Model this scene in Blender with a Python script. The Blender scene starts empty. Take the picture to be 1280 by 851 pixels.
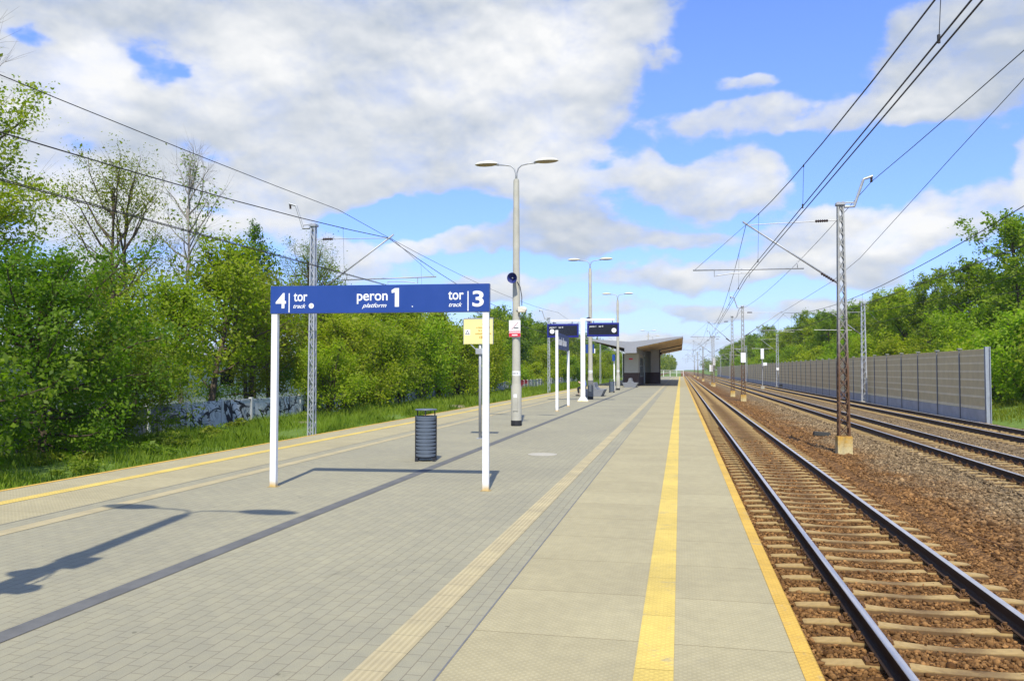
import bpy, bmesh, math, random
import numpy as np
from mathutils import Vector, Matrix
R = math.radians
random.seed(7)
scene = bpy.context.scene
col = scene.collection

# ------------------------------------------------------------------ camera, sky, sun, exposure
cam_d = bpy.data.cameras.new('camera'); cam = bpy.data.objects.new('camera', cam_d); col.objects.link(cam)
cam.location = (0, 0, 1.68)                       # platform top is z = 0, rail heads z = -0.76, the tracks run along +Y
cam.rotation_euler = (R(90 + 2.122), 0, R(12.055))
cam_d.sensor_width = 36; cam_d.lens = 985 / 1280 * 36
cam_d.clip_start = 0.05; cam_d.clip_end = 9000
scene.camera = cam

SUN_EL = R(53.5); SUN_AZ = math.atan2(0.165, -1.0)           # the sun stands behind the camera, a little to its right
SUN_DIR = Vector((math.sin(SUN_AZ) * math.cos(SUN_EL), math.cos(SUN_AZ) * math.cos(SUN_EL), math.sin(SUN_EL)))
sun_d = bpy.data.lights.new('sun', 'SUN'); sun_d.energy = 4.1; sun_d.angle = R(0.53); sun_d.color = (1.0, 0.945, 0.80)
sun = bpy.data.objects.new('sun', sun_d); col.objects.link(sun)
sun.rotation_euler = (-SUN_DIR).to_track_quat('-Z', 'Y').to_euler()
sun.location = (20, -40, 60)

scene.view_settings.view_transform = 'Standard'; scene.view_settings.look = 'None'
scene.view_settings.exposure = 0.4; scene.view_settings.gamma = 1.0; scene.view_settings.use_curve_mapping = False
scene.render.engine = 'CYCLES'
scene.cycles.max_bounces = 6; scene.cycles.diffuse_bounces = 3; scene.cycles.glossy_bounces = 3
scene.cycles.transmission_bounces = 4; scene.cycles.transparent_max_bounces = 6
scene.cycles.volume_bounces = 0
scene.cycles.use_denoising = True
scene.cycles.sample_clamp_indirect = 6.0


class NT:
    """small helper for node trees"""
    def __init__(s, tree): s.t = tree; s.n = tree.nodes; s.l = tree.links
    def add(s, typ, **kw):
        n = s.n.new(typ)
        for k, v in kw.items(): setattr(n, k, v)
        return n
    def put(s, sock, v):
        if hasattr(v, 'is_output') or isinstance(v, bpy.types.NodeSocket): s.l.new(v, sock)
        elif v is not None: sock.default_value = v
    def m(s, op, a, b=None, c=None, clamp=False):
        n = s.add('ShaderNodeMath', operation=op); n.use_clamp = clamp
        s.put(n.inputs[0], a); s.put(n.inputs[1], b); s.put(n.inputs[2], c)
        return n.outputs[0]
    def mix(s, f, a, b, blend='MIX'):
        n = s.add('ShaderNodeMix', data_type='RGBA', blend_type=blend)
        s.put(n.inputs[0], f); s.put(n.inputs[6], a if not isinstance(a, tuple) or len(a) == 4 else a + (1,))
        s.put(n.inputs[7], b if not isinstance(b, tuple) or len(b) == 4 else b + (1,))
        return n.outputs[2]
    def noise(s, vec, scale, detail=4, rough=0.55, dist=0.0, dim='3D'):
        n = s.add('ShaderNodeTexNoise', noise_dimensions=dim)
        if vec is not None: s.l.new(vec, n.inputs['Vector'])
        n.inputs['Scale'].default_value = scale; n.inputs['Detail'].default_value = detail
        n.inputs['Roughness'].default_value = rough; n.inputs['Distortion'].default_value = dist
        return n.outputs[0]
    def step(s, v, lo, hi, to0=0.0, to1=1.0, smooth=True):
        n = s.add('ShaderNodeMapRange', interpolation_type='SMOOTHSTEP' if smooth else 'LINEAR')
        s.put(n.inputs[0], v); s.put(n.inputs[1], lo); s.put(n.inputs[2], hi); s.put(n.inputs[3], to0); s.put(n.inputs[4], to1)
        return n.outputs[0]
    def xyz(s, vec):
        n = s.add('ShaderNodeSeparateXYZ'); s.l.new(vec, n.inputs[0]); return n.outputs
    def comb(s, x, y, z=0.0):
        n = s.add('ShaderNodeCombineXYZ'); s.put(n.inputs[0], x); s.put(n.inputs[1], y); s.put(n.inputs[2], z); return n.outputs[0]


def make_world():
    w = bpy.data.worlds.new('World'); scene.world = w; w.use_nodes = True
    t = NT(w.node_tree); t.n.clear()
    out = t.add('ShaderNodeOutputWorld'); bg = t.add('ShaderNodeBackground')
    bg.inputs['Strength'].default_value = 0.1
    t.l.new(bg.outputs[0], out.inputs[0])
    sky = t.add('ShaderNodeTexSky', sky_type='NISHITA'); sky.sun_disc = False
    sky.sun_elevation = SUN_EL; sky.sun_rotation = SUN_AZ
    sky.air_density = 1.0; sky.dust_density = 0.3; sky.ozone_density = 2.2
    blue = t.mix(1.0, sky.outputs[0], SKY_TINT, 'MULTIPLY')
    d = t.add('ShaderNodeTexCoord').outputs['Generated']
    x, y, z = t.xyz(d)
    az = t.m('MULTIPLY', t.m('ARCTAN2', x, y), 57.29578)          # degrees, 0 along the tracks, + to the right of them
    el = t.m('MULTIPLY', t.m('ARCSINE', z), 57.29578)
    base = t.comb(t.m('MULTIPLY', az, 0.06), t.m('MULTIPLY', el, 0.095))
    fine = t.noise(base, 3.0, 12, 0.58, 0.1)
    lift = t.add('ShaderNodeVectorMath', operation='ADD'); t.l.new(base, lift.inputs[0]); lift.inputs[1].default_value = (0.012, 0.06, 0)
    fine2 = t.noise(lift.outputs[0], 3.0, 12, 0.58, 0.1)
    big = t.noise(base, 0.55, 3, 0.5)
    azt, elt = az, el
    wa = t.noise(base, 1.1, 4, 0.6, dim='3D'); wb = t.noise(lift.outputs[0], 1.3, 4, 0.6)
    az = t.m('MULTIPLY_ADD', t.m('SUBTRACT', wa, 0.5), 11.0, az); el = t.m('MULTIPLY_ADD', t.m('SUBTRACT', wb, 0.5), 6.0, el)
    dens = None; white = None
    for a0, e0, sa, se, wt, wh in CLOUDS:
        u = t.m('MULTIPLY', t.m('SUBTRACT', az, a0), 1 / sa); v = t.m('MULTIPLY', t.m('SUBTRACT', el, e0), 1 / se)
        r2 = t.m('MULTIPLY_ADD', u, u, t.m('MULTIPLY', v, v))
        g = t.m('EXPONENT', t.m('MULTIPLY', t.m('MULTIPLY', r2, r2), -0.7))
        dens = t.m('MULTIPLY', g, wt) if dens is None else t.m('MULTIPLY_ADD', g, wt, dens)
        gw = t.m('MULTIPLY', g, t.m('MULTIPLY_ADD', v, 0.32 if wt > 0 else 0.0, wh)); white = gw if white is None else t.m('ADD', gw, white)
    # outside the pictured part of the sky: scattered clouds everywhere
    az, el = azt, elt
    away = t.step(t.m('ABSOLUTE', t.m('ADD', az, 12.0)), 34, 50)
    high = t.step(el, 28, 40)
    rest = t.m('MULTIPLY', t.m('MAXIMUM', away, high), t.step(big, 0.4, 0.62, -0.1, 1.0))
    dens = t.m('ADD', t.m('MINIMUM', dens, 1.15), rest)
    D = t.m('MULTIPLY_ADD', t.m('SUBTRACT', fine, 0.5), 2.4, dens)
    alpha = t.step(D, 0.35, 0.78)
    alpha = t.m('MULTIPLY', alpha, t.step(D, 0.2, 1.3, 0.55, 1.0))
    soft = t.noise(base, 1.0, 5, 0.5, 0.4); soft2 = t.noise(lift.outputs[0], 1.0, 5, 0.5, 0.4)
    relief = t.m('ADD', t.m('MULTIPLY', t.m('SUBTRACT', fine, fine2), 1.25), t.m('MULTIPLY', t.m('SUBTRACT', soft, soft2), 3.0))
    lit = t.m('ADD', t.m('MULTIPLY_ADD', white, 0.52, 0.04), relief, clamp=True)
    cloud = t.mix(lit, (3.95, 4.45, 5.2), (7.4, 7.45, 7.5))
    horizon = t.step(el, 0.0, 9.0, 0.5, 0.0)
    blue = t.mix(1.0, blue, t.mix(t.step(el, 0.0, 24.0), (.72, .74, .80), (1, 1, 1)), 'MULTIPLY')
    blue = t.mix(horizon, blue, (4.3, 5.5, 7.4))
    c = t.mix(alpha, blue, cloud)
    t.l.new(c, bg.inputs['Color'])


SKY_TINT = (1.22, 1.40, 2.08)
CLOUDS = [  # azimuth and elevation of each cloud in degrees, half-sizes, weight, brightness
    (-42.9, 16.8, 5.9, 3.9, 0.95, 0.75),
    (-29.7, 17.0, 10.5, 5.2, 1.0, 0.42),
    (-16.8, 21.9, 14.3, 5.8, 1.05, 0.3),
    (-40.3, 22.3, 12.8, 2.4, 0.9, 0.18),
    (-39.3, 17.8, 2.9, 2.6, 0.3, 0.9),
    (-31.3, 19.9, 3.3, 2.6, 0.25, 0.8),
    (-26.0, 23.4, 4.8, 2.6, 0.2, 0.1),
    (-12.1, 20.9, 7.5, 3.1, 0.2, 0.7),
    (-6.2, 23.4, 6.9, 3.9, 0.9, 0.45),
    (-14.4, 18.3, 9.2, 3.7, 0.85, 0.35),
    (-21.4, 14.0, 9.9, 2.6, 0.85, 0.38),
    (-34.8, 11.6, 8.6, 2.4, 0.72, 0.7),
    (-39.1, 8.4, 6.5, 3.1, 0.8, 0.85),
    (-29.6, 9.5, 4.8, 1.8, 0.6, 0.8),
    (-22.5, 7.5, 5.4, 2.0, 0.75, 1.0),
    (-43.6, 12.4, 3.5, 3.7, 0.6, 0.5),
    (-11.2, 14.7, 4.5, 2.4, 0.95, 0.95),
    (-7.7, 12.2, 4.1, 1.8, 0.85, 0.5),
    (-9.1, 9.4, 8.8, 1.4, 1.0, 0.2),
    (1.7, 12.9, 5.4, 2.2, 0.95, 0.72),
    (6.1, 12.2, 3.2, 1.6, 0.6, 0.6),
    (6.9, 17.0, 8.2, 1.3, 0.95, 0.72),
    (4.6, 19.4, 3.1, 0.7, 0.75, 0.7),
    (-3.9, 14.6, 3.2, 1.4, 0.8, 0.8),
    (14.2, 16.0, 2.0, 0.6, 0.5, 0.6),
    (1.2, 9.1, 3.4, 0.7, 0.6, 0.5),
    (0.7, 20.5, 2.4, 1.0, 0.3, 0.5),
    (-7.4, 16.9, 3.6, 1.6, 0.55, 0.6),
    (19.2, 19.7, 6.4, 3.9, 1.0, 0.2),
    (15.6, 17.8, 2.9, 2.1, 0.5, 0.35),
    (21.2, 11.9, 1.3, 2.4, 0.8, 0.9),
    (18.2, 9.6, 3.5, 1.8, 0.7, 0.75),
    (12.6, 9.3, 4.4, 1.6, 0.6, 0.7),
    (8.6, 8.8, 4.6, 1.6, 0.6, 0.6),
    (-17.6, 5.2, 3.5, 0.8, 0.8, 0.7),
    (-12.1, 6.4, 4.1, 0.9, 0.85, 0.75),
    (-6.5, 4.5, 3.5, 0.8, 0.8, 0.6),
    (-2.8, 6.7, 4.3, 1.3, 0.95, 0.8),
    (3.1, 6.6, 3.0, 1.2, 0.95, 0.85),
    (0.6, 3.8, 3.3, 0.8, 0.8, 0.6),
    (7.3, 7.2, 2.9, 1.0, 0.9, 0.85),
    (6.2, 4.0, 3.7, 0.8, 0.8, 0.6),
    (12.4, 7.2, 3.7, 1.3, 0.95, 0.7),
    (15.4, 8.3, 2.8, 0.9, 0.8, 0.8),
    (10.1, 4.1, 2.8, 0.8, 0.8, 0.7),
    (4.4, 1.5, 6.4, 0.6, 0.7, 0.6),
    (-9.1, 1.6, 7.0, 0.6, 0.7, 0.6),
    (-2.8, 2.1, 4.0, 0.5, 0.5, 0.7),
    (-17.9, 8.8, 3.5, 1.0, 0.35, 0.8),
    (-24.8, 21.5, 3.6, 2.1, -0.1, 0),
    (-15.0, 7.7, 3.5, 0.5, -0.4, 0),
    (-5.0, 14.6, 2.4, 3.1, -0.35, 0),
    (8.7, 12.5, 2.1, 2.1, -0.5, 0),
    (-5.1, 7.6, 2.3, 0.6, -0.4, 0),
    (-43.6, 20.1, 1.5, 0.6, -0.8, 0),
    (-36.9, 20.5, 2.6, 0.8, -0.62, 0),
    (-35.3, 19.0, 1.6, 0.8, -0.6, 0),
    (-32.1, 15.2, 2.3, 0.6, -0.7, 0),
    (-41.0, 14.2, 2.1, 0.6, -0.6, 0),
    (-19.6, 10.7, 5.5, 1.4, -1.1, 0),
    (-32.8, 10.8, 3.1, 0.5, -0.6, 0),
    (-6.8, 14.4, 1.5, 0.6, -0.2, 0),
    (2.1, 21.9, 8.3, 2.6, -0.5, 0),
    (9.8, 21.0, 3.8, 3.1, -0.4, 0),
]

make_world()

# ------------------------------------------------------------------ mesh helpers
class MB:
    """collects shapes and links them as ONE mesh object"""
    def __init__(s): s.v = []; s.f = []; s.mi = []
    def add(s, vs, fs, mi=0):
        b = len(s.v); s.v.extend([tuple(p) for p in vs]); s.f.extend([tuple(b + i for i in f) for f in fs]); s.mi.extend([mi] * len(fs)); return s
    def box(s, x0, x1, y0, y1, z0, z1, mi=0):
        vs = [(x0, y0, z0), (x1, y0, z0), (x1, y1, z0), (x0, y1, z0), (x0, y0, z1), (x1, y0, z1), (x1, y1, z1), (x0, y1, z1)]
        return s.add(vs, [(0, 3, 2, 1), (4, 5, 6, 7), (0, 1, 5, 4), (1, 2, 6, 5), (2, 3, 7, 6), (3, 0, 4, 7)], mi)
    def bar(s, p0, p1, w, h=None, mi=0):
        """square bar from p0 to p1"""
        h = h or w; p0 = Vector(p0); p1 = Vector(p1); d = (p1 - p0).normalized()
        a = Vector((0, 0, 1)) if abs(d.z) < 0.9 else Vector((0, 1, 0))
        u = d.cross(a).normalized() * w / 2; v = u.cross(d).normalized() * h / 2
        vs = [p0 - u - v, p0 + u - v, p0 + u + v, p0 - u + v, p1 - u - v, p1 + u - v, p1 + u + v, p1 - u + v]
        return s.add(vs, [(3, 2, 1, 0), (4, 5, 6, 7), (0, 1, 5, 4), (1, 2, 6, 5), (2, 3, 7, 6), (3, 0, 4, 7)], mi)
    def tube(s, pts, rad, n=8, mi=0, caps=True):
        pts = [Vector(p) for p in pts]; k = len(pts)
        rads = rad if isinstance(rad, (list, tuple)) else [rad] * k
        b = len(s.v); prev = None
        for i, p in enumerate(pts):
            d = (pts[min(i + 1, k - 1)] - pts[max(i - 1, 0)]).normalized()
            if prev is None:
                a = Vector((0, 0, 1)) if abs(d.z) < 0.9 else Vector((1, 0, 0)); u = d.cross(a).normalized()
            else:
                u = (prev - d * prev.dot(d)).normalized()
            prev = u; v = d.cross(u)
            for j in range(n):
                t = 2 * math.pi * j / n
                s.v.append(tuple(p + (u * math.cos(t) + v * math.sin(t)) * rads[i]))
        for i in range(k - 1):
            for j in range(n):
                s.f.append((b + i * n + j, b + i * n + (j + 1) % n, b + (i + 1) * n + (j + 1) % n, b + (i + 1) * n + j)); s.mi.append(mi)
        if caps:
            s.f.append(tuple(b + j for j in range(n))[::-1]); s.f.append(tuple(b + (k - 1) * n + j for j in range(n))); s.mi += [mi, mi]
        return s
    def lathe(s, prof, c=(0, 0, 0), n=20, mi=0):
        """prof: (radius, z) pairs round the vertical axis"""
        b = len(s.v)
        for r, z in prof:
            for j in range(n):
                t = 2 * math.pi * j / n; s.v.append((c[0] + r * math.cos(t), c[1] + r * math.sin(t), c[2] + z))
        for i in range(len(prof) - 1):
            for j in range(n):
                s.f.append((b + i * n + j, b + i * n + (j + 1) % n, b + (i + 1) * n + (j + 1) % n, b + (i + 1) * n + j)); s.mi.append(mi)
        s.f.append(tuple(b + j for j in range(n))[::-1]); s.f.append(tuple(b + (len(prof) - 1) * n + j for j in range(n))); s.mi += [mi, mi]
        return s
    def prism(s, poly, y0, y1, mi=0, capmi=None):
        """(x, z) polygon run along Y"""
        n = len(poly); vs = [(x, y0, z) for x, z in poly] + [(x, y1, z) for x, z in poly]
        s.add(vs, [(i, (i + 1) % n, n + (i + 1) % n, n + i) for i in range(n)], mi)
        b = len(s.v) - 2 * n
        s.f.append(tuple(b + i for i in range(n))[::-1]); s.f.append(tuple(b + n + i for i in range(n))); s.mi += [mi if capmi is None else capmi] * 2
        return s
    def sheet(s, xs, ys, zf, mi=0):
        b = len(s.v); nx = len(xs)
        for y in ys:
            for x in xs: s.v.append((x, y, zf(x, y)))
        for j in range(len(ys) - 1):
            for i in range(nx - 1):
                s.f.append((b + j * nx + i, b + j * nx + i + 1, b + (j + 1) * nx + i + 1, b + (j + 1) * nx + i)); s.mi.append(mi)
        return s
    def ellipsoid(s, c, r, n=16, m=9, mi=0, zlo=-1.0, zhi=1.0):
        prof = []
        for i in range(m + 1):
            z = zlo + (zhi - zlo) * i / m
            prof.append((math.sqrt(max(0.0004, 1 - z * z)), z))
        b = len(s.v); s.lathe(prof, n=n, mi=mi)
        for i in range(b, len(s.v)):
            p = s.v[i]; s.v[i] = (c[0] + p[0] * r[0], c[1] + p[1] * r[1], c[2] + p[2] * r[2])
        return s
    def mesh(s, name, mats, smooth=False, fix=True):
        me = bpy.data.meshes.new(name); me.from_pydata(s.v, [], s.f)
        for m in (mats if isinstance(mats, (list, tuple)) else [mats]): me.materials.append(m)
        me.polygons.foreach_set('material_index', s.mi)
        if fix:
            bm = bmesh.new(); bm.from_mesh(me); bmesh.ops.recalc_face_normals(bm, faces=bm.faces); bm.to_mesh(me); bm.free()
        if smooth: me.shade_smooth()
        me.update(); return me
    def build(s, name, mats, parent=None, smooth=False, bevel=0.0, fix=True):
        me = s.mesh(name, mats, smooth, fix)
        if bevel:
            bm = bmesh.new(); bm.from_mesh(me)
            es = [e for e in bm.edges if len(e.link_faces) == 2 and e.calc_face_angle(0) > 0.6]
            bmesh.ops.bevel(bm, geom=es, offset=bevel, segments=2, affect='EDGES', profile=0.6, clamp_overlap=True); bm.to_mesh(me); bm.free()
        return put(name, me, parent)


def auto_smooth(o, deg=35):
    me = o.data; me.shade_smooth()
    try: me.set_sharp_from_angle(angle=R(deg))
    except Exception: pass
    return o
def put(name, me, parent=None):
    o = bpy.data.objects.new(name, me); col.objects.link(o)
    if parent is not None: o.parent = parent
    return o
def tag(o, label=None, cat=None, group=None, kind=None):
    if label: o['label'] = label
    if cat: o['category'] = cat
    if group: o['group'] = group
    if kind: o['kind'] = kind
    return o
def empty(name, loc, label, cat, group=None, rz=0.0):
    o = bpy.data.objects.new(name, None); col.objects.link(o); o.location = loc; o.rotation_euler = (0, 0, rz)
    o.empty_display_size = 0.2
    return tag(o, label, cat, group)
def struct(o): o['kind'] = 'structure'; return o
def copy_tree(o, parent=None):
    c = o.copy(); col.objects.link(c); c.parent = parent
    for ch in list(o.children): copy_tree(ch, c)
    return c


def text_obj(body, size, parent, m, loc, rot=(R(90), 0, 0), bold=0.0, shear=0.0, align='LEFT', stretch=1.0, name='lettering', space=1.0):
    cu = bpy.data.curves.new('lettering', 'FONT'); cu.body = body; cu.size = size; cu.offset = bold; cu.shear = shear
    cu.extrude = 0.0015; cu.align_x = align; cu.space_character = space
    tmp = bpy.data.objects.new('lettering', cu); col.objects.link(tmp)
    bpy.context.view_layer.update()
    me = bpy.data.meshes.new_from_object(tmp.evaluated_get(bpy.context.evaluated_depsgraph_get()))
    bpy.data.objects.remove(tmp); bpy.data.curves.remove(cu)
    me.materials.clear(); me.materials.append(m)
    o = put(name, me, parent); o.location = loc; o.rotation_euler = rot; o.scale = (stretch, 1, 1)
    return o

# ------------------------------------------------------------------ materials
def mat(name, color, rough=0.7, metal=0.0, var=0.0, scale=6.0, bump=0.0, bscale=60.0, coords='Object', spec=0.4):
    m = bpy.data.materials.new(name); m.use_nodes = True
    t = NT(m.node_tree); b = t.n['Principled BSDF']
    b.inputs['Base Color'].default_value = color + (1,); b.inputs['Roughness'].default_value = rough; b.inputs['Metallic'].default_value = metal
    b.inputs['Specular IOR Level'].default_value = spec
    m['helper'] = 0
    tc = t.add('ShaderNodeTexCoord').outputs[coords]
    if var:
        n = t.noise(tc, scale, 6, 0.62)
        f = t.step(n, 0.3, 0.7, 1 - var, 1 + var, smooth=False)
        hsv = t.add('ShaderNodeHueSaturation'); hsv.inputs['Color'].default_value = color + (1,); t.l.new(f, hsv.inputs['Value'])
        t.l.new(hsv.outputs[0], b.inputs['Base Color'])
        r = t.step(n, 0.3, 0.7, rough - 0.1, min(1, rough + 0.1), smooth=False); t.l.new(r, b.inputs['Roughness'])
    if bump:
        bn = t.add('ShaderNodeBump'); bn.inputs['Strength'].default_value = bump; bn.inputs['Distance'].default_value = 0.01
        t.l.new(t.noise(tc, bscale, 5, 0.65), bn.inputs['Height']); t.l.new(bn.outputs[0], b.inputs['Normal'])
    return m
def nodes(m): return NT(m.node_tree), m.node_tree.nodes['Principled BSDF']
def setcol(t, b, sock): t.l.new(sock, b.inputs['Base Color'])
def worldpos(t): return t.add('ShaderNodeNewGeometry').outputs['Position']
def bump(t, b, h, strength=0.5, dist=0.01, prev=None):
    bn = t.add('ShaderNodeBump'); bn.inputs['Strength'].default_value = strength; bn.inputs['Distance'].default_value = dist
    t.l.new(h, bn.inputs['Height'])
    if prev: t.l.new(prev, bn.inputs['Normal'])
    t.l.new(bn.outputs[0], b.inputs['Normal']); return bn.outputs[0]
def brick(t, vec, w, h, mortar, offset=0.5, c1=(1, 1, 1), c2=(.8, .8, .8), cm=(.2, .2, .2), smooth=0.1, bias=0.0):
    n = t.add('ShaderNodeTexBrick'); n.offset = offset; n.squash = 1.0
    t.l.new(vec, n.inputs['Vector']); n.inputs['Scale'].default_value = 1.0
    n.inputs['Brick Width'].default_value = w; n.inputs['Row Height'].default_value = h
    n.inputs['Mortar Size'].default_value = mortar; n.inputs['Mortar Smooth'].default_value = smooth; n.inputs['Bias'].default_value = bias
    n.inputs['Color1'].default_value = c1 + (1,); n.inputs['Color2'].default_value = c2 + (1,); n.inputs['Mortar'].default_value = cm + (1,)
    return n

M = {}
def paving():
    m = mat('concrete_block_paving', (.33, .31, .23), 0.85); t, b = nodes(m); p = worldpos(t)
    x, y, z = t.xyz(p); v = t.comb(y, x)
    br = brick(t, v, 0.2, 0.1, 0.0035, 0.5, (.325, .303, .207), (.306, .286, .196), (.215, .188, .128), 0.3)
    big = t.noise(p, 0.35, 5, 0.6); mid = t.noise(p, 5.0, 4, 0.6); speck = t.noise(p, 160, 3, 0.7)
    c = t.mix(1.0, br.outputs['Color'], t.mix(t.step(big, 0.3, 0.7), (.9, .9, .91), (1.05, 1.045, 1.02)), 'MULTIPLY')
    c = t.mix(1.0, c, t.mix(t.step(mid, 0.35, 0.7), (.95, .95, .95), (1.05, 1.04, 1.0)), 'MULTIPLY')
    blot = t.noise(p, 2.1, 7, .75, .6)
    c = t.mix(1.0, c, t.mix(t.step(blot, .60, .72), (1, 1, 1), (.80, .80, .79)), 'MULTIPLY')
    c = t.mix(1.0, c, t.mix(t.step(t.noise(p, 13, 2, .4), .74, .77), (1, 1, 1), (.62, .62, .6)), 'MULTIPLY')
    c = t.mix(1.0, c, t.mix(t.step(speck, 0.3, 0.7), (.86, .86, .86), (1.12, 1.12, 1.12)), 'MULTIPLY')
    setcol(t, b, c)
    h = t.m('MULTIPLY_ADD', speck, 0.25, t.m('MULTIPLY', br.outputs['Fac'], -1.0))
    bump(t, b, h, 0.5, 0.004); return m
def slabs(name, base, off=0.0, w=1.0, strip=False, dirt=(.955, .945, .925)):
    m = mat(name, base, 0.85); t, b = nodes(m); p = worldpos(t)
    x, y, z = t.xyz(p); yy = t.m('ADD', y, off)
    br = brick(t, t.comb(yy, 0.5), w, 8.0, 0.005, 0.0, (1.03, 1.03, 1.02), (.94, .935, .92), (.60, .56, .48), 0.4)
    sx = t.m('SINE', t.m('MULTIPLY', x, 2 * math.pi / (0.05 if not strip else 0.052)))
    sy = t.m('SINE', t.m('MULTIPLY', yy, 2 * math.pi / (0.05 if not strip else 0.05)))
    dots = t.m('MULTIPLY', sx, sy)
    dots = t.step(dots, 0.05, 0.55)
    n1 = t.noise(p, 1.3, 5, 0.6); n2 = t.noise(p, 130, 3, 0.7); n3 = t.noise(p, 9, 4, 0.6)
    c = t.mix(1.0, br.outputs['Color'], base, 'MULTIPLY')
    c = t.mix(1.0, c, t.mix(t.step(n1, 0.3, 0.7), dirt, (1.06, 1.05, 1.02)), 'MULTIPLY')
    c = t.mix(1.0, c, t.mix(t.step(n3, 0.35, 0.7), (.95, .95, .94), (1.04, 1.04, 1.03)), 'MULTIPLY')
    c = t.mix(1.0, c, t.mix(t.step(n2, 0.3, 0.7), (.9, .9, .9), (1.08, 1.08, 1.08)), 'MULTIPLY')
    worn = t.noise(p, 3.3, 8, .75, .4)
    c = t.mix(t.m('MULTIPLY', t.step(worn, .56, .68), .55 if strip else .2), c, (.33, .29, .2) if strip else (.29, .26, .19))
    c = t.mix(1.0, c, t.mix(dots, (.94, .93, .9), (1.05, 1.05, 1.04)), 'MULTIPLY')
    setcol(t, b, c)
    h = t.m('ADD', t.m('MULTIPLY', dots, 0.55 if not strip else 1.0), t.m('MULTIPLY_ADD', n2, 0.2, t.m('MULTIPLY', br.outputs['Fac'], -1.0)))
    bump(t, b, h, 0.5, 0.004); return m
def ribbed():
    m = mat('cream_guiding_strip', (.45, .375, .21), 0.85); t, b = nodes(m); p = worldpos(t); x, y, z = t.xyz(p)
    br = brick(t, t.comb(y, 0.5), 0.3, 8.0, 0.004, 0.0, (.47, .395, .225), (.43, .365, .21), (.29, .25, .15), 0.3)
    rib = t.m('SINE', t.m('MULTIPLY', t.m('ADD', x, 0.0), 2 * math.pi / 0.04))
    n1 = t.noise(p, 2.5, 5, 0.6); n2 = t.noise(p, 130, 3, 0.7)
    c = t.mix(1.0, br.outputs['Color'], t.mix(t.step(rib, -0.6, 0.6), (.88, .87, .84), (1.03, 1.03, 1.02)), 'MULTIPLY')
    c = t.mix(1.0, c, t.mix(t.step(n1, 0.3, 0.7), (.88, .88, .9), (1.06, 1.06, 1.04)), 'MULTIPLY')
    setcol(t, b, c); bump(t, b, t.m('ADD', rib, n2), 0.5, 0.003); return m
def ballast(name='ballast_stones', stones=False):
    m = mat(name, (.15, .1, .06), 0.95, spec=0.15); t, b = nodes(m); g = t.add('ShaderNodeNewGeometry'); p = g.outputs['Position']
    x, y, z = t.xyz(p)
    n1 = t.noise(p, 0.5, 5, 0.65); n2 = t.noise(p, 3.0, 4, 0.6)
    # rust from the brake dust lies round the near track, plain grey-tan crushed stone further out
    f = t.step(t.m('ADD', x, t.m('MULTIPLY', t.m('SUBTRACT', n1, 0.5), 5.0)), 4.6, 6.6)
    if stones: rnd = g.outputs['Random Per Island']
    else:
        vo = t.add('ShaderNodeTexVoronoi'); vo.inputs['Scale'].default_value = 22; t.l.new(p, vo.inputs['Vector'])
        rnd = t.xyz(vo.outputs['Color'])[0]
    rust = t.mix(rnd, (.095, .046, .016), (.31, .172, .066))
    grey = t.mix(rnd, (.12, .085, .047), (.35, .265, .152))
    c = t.mix(f, rust, grey)
    c = t.mix(1.0, c, t.mix(t.step(n2, 0.3, 0.7), (.72, .70, .68), (1.2, 1.18, 1.15)), 'MULTIPLY')
    n4 = t.noise(p, 8.0, 3, .7); c = t.mix(1.0, c, t.mix(t.step(n4, 0.32, 0.68), (.62, .6, .58), (1.3, 1.28, 1.25)), 'MULTIPLY')
    setcol(t, b, c)
    if not stones:
        h = t.m('SUBTRACT', 1.0, vo.outputs['Distance'])
        bump(t, b, h, 1.0, 0.05)
    else: bump(t, b, t.noise(p, 90, 4, 0.7), 0.6, 0.01)
    return m
def grass_ground():
    m = mat('verge_soil_and_moss', (.07, .1, .02), 0.95); t, b = nodes(m); p = worldpos(t)
    n1 = t.noise(p, 0.25, 6, 0.65); n2 = t.noise(p, 4.0, 6, 0.7)
    c = t.mix(t.step(n2, 0.3, 0.7), (.08, .14, .014), (.15, .23, .03))
    c = t.mix(t.step(n1, 0.58, 0.68), c, (.23, .19, .115))
    setcol(t, b, c); bump(t, b, n2, 0.8, 0.1); return m
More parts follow.
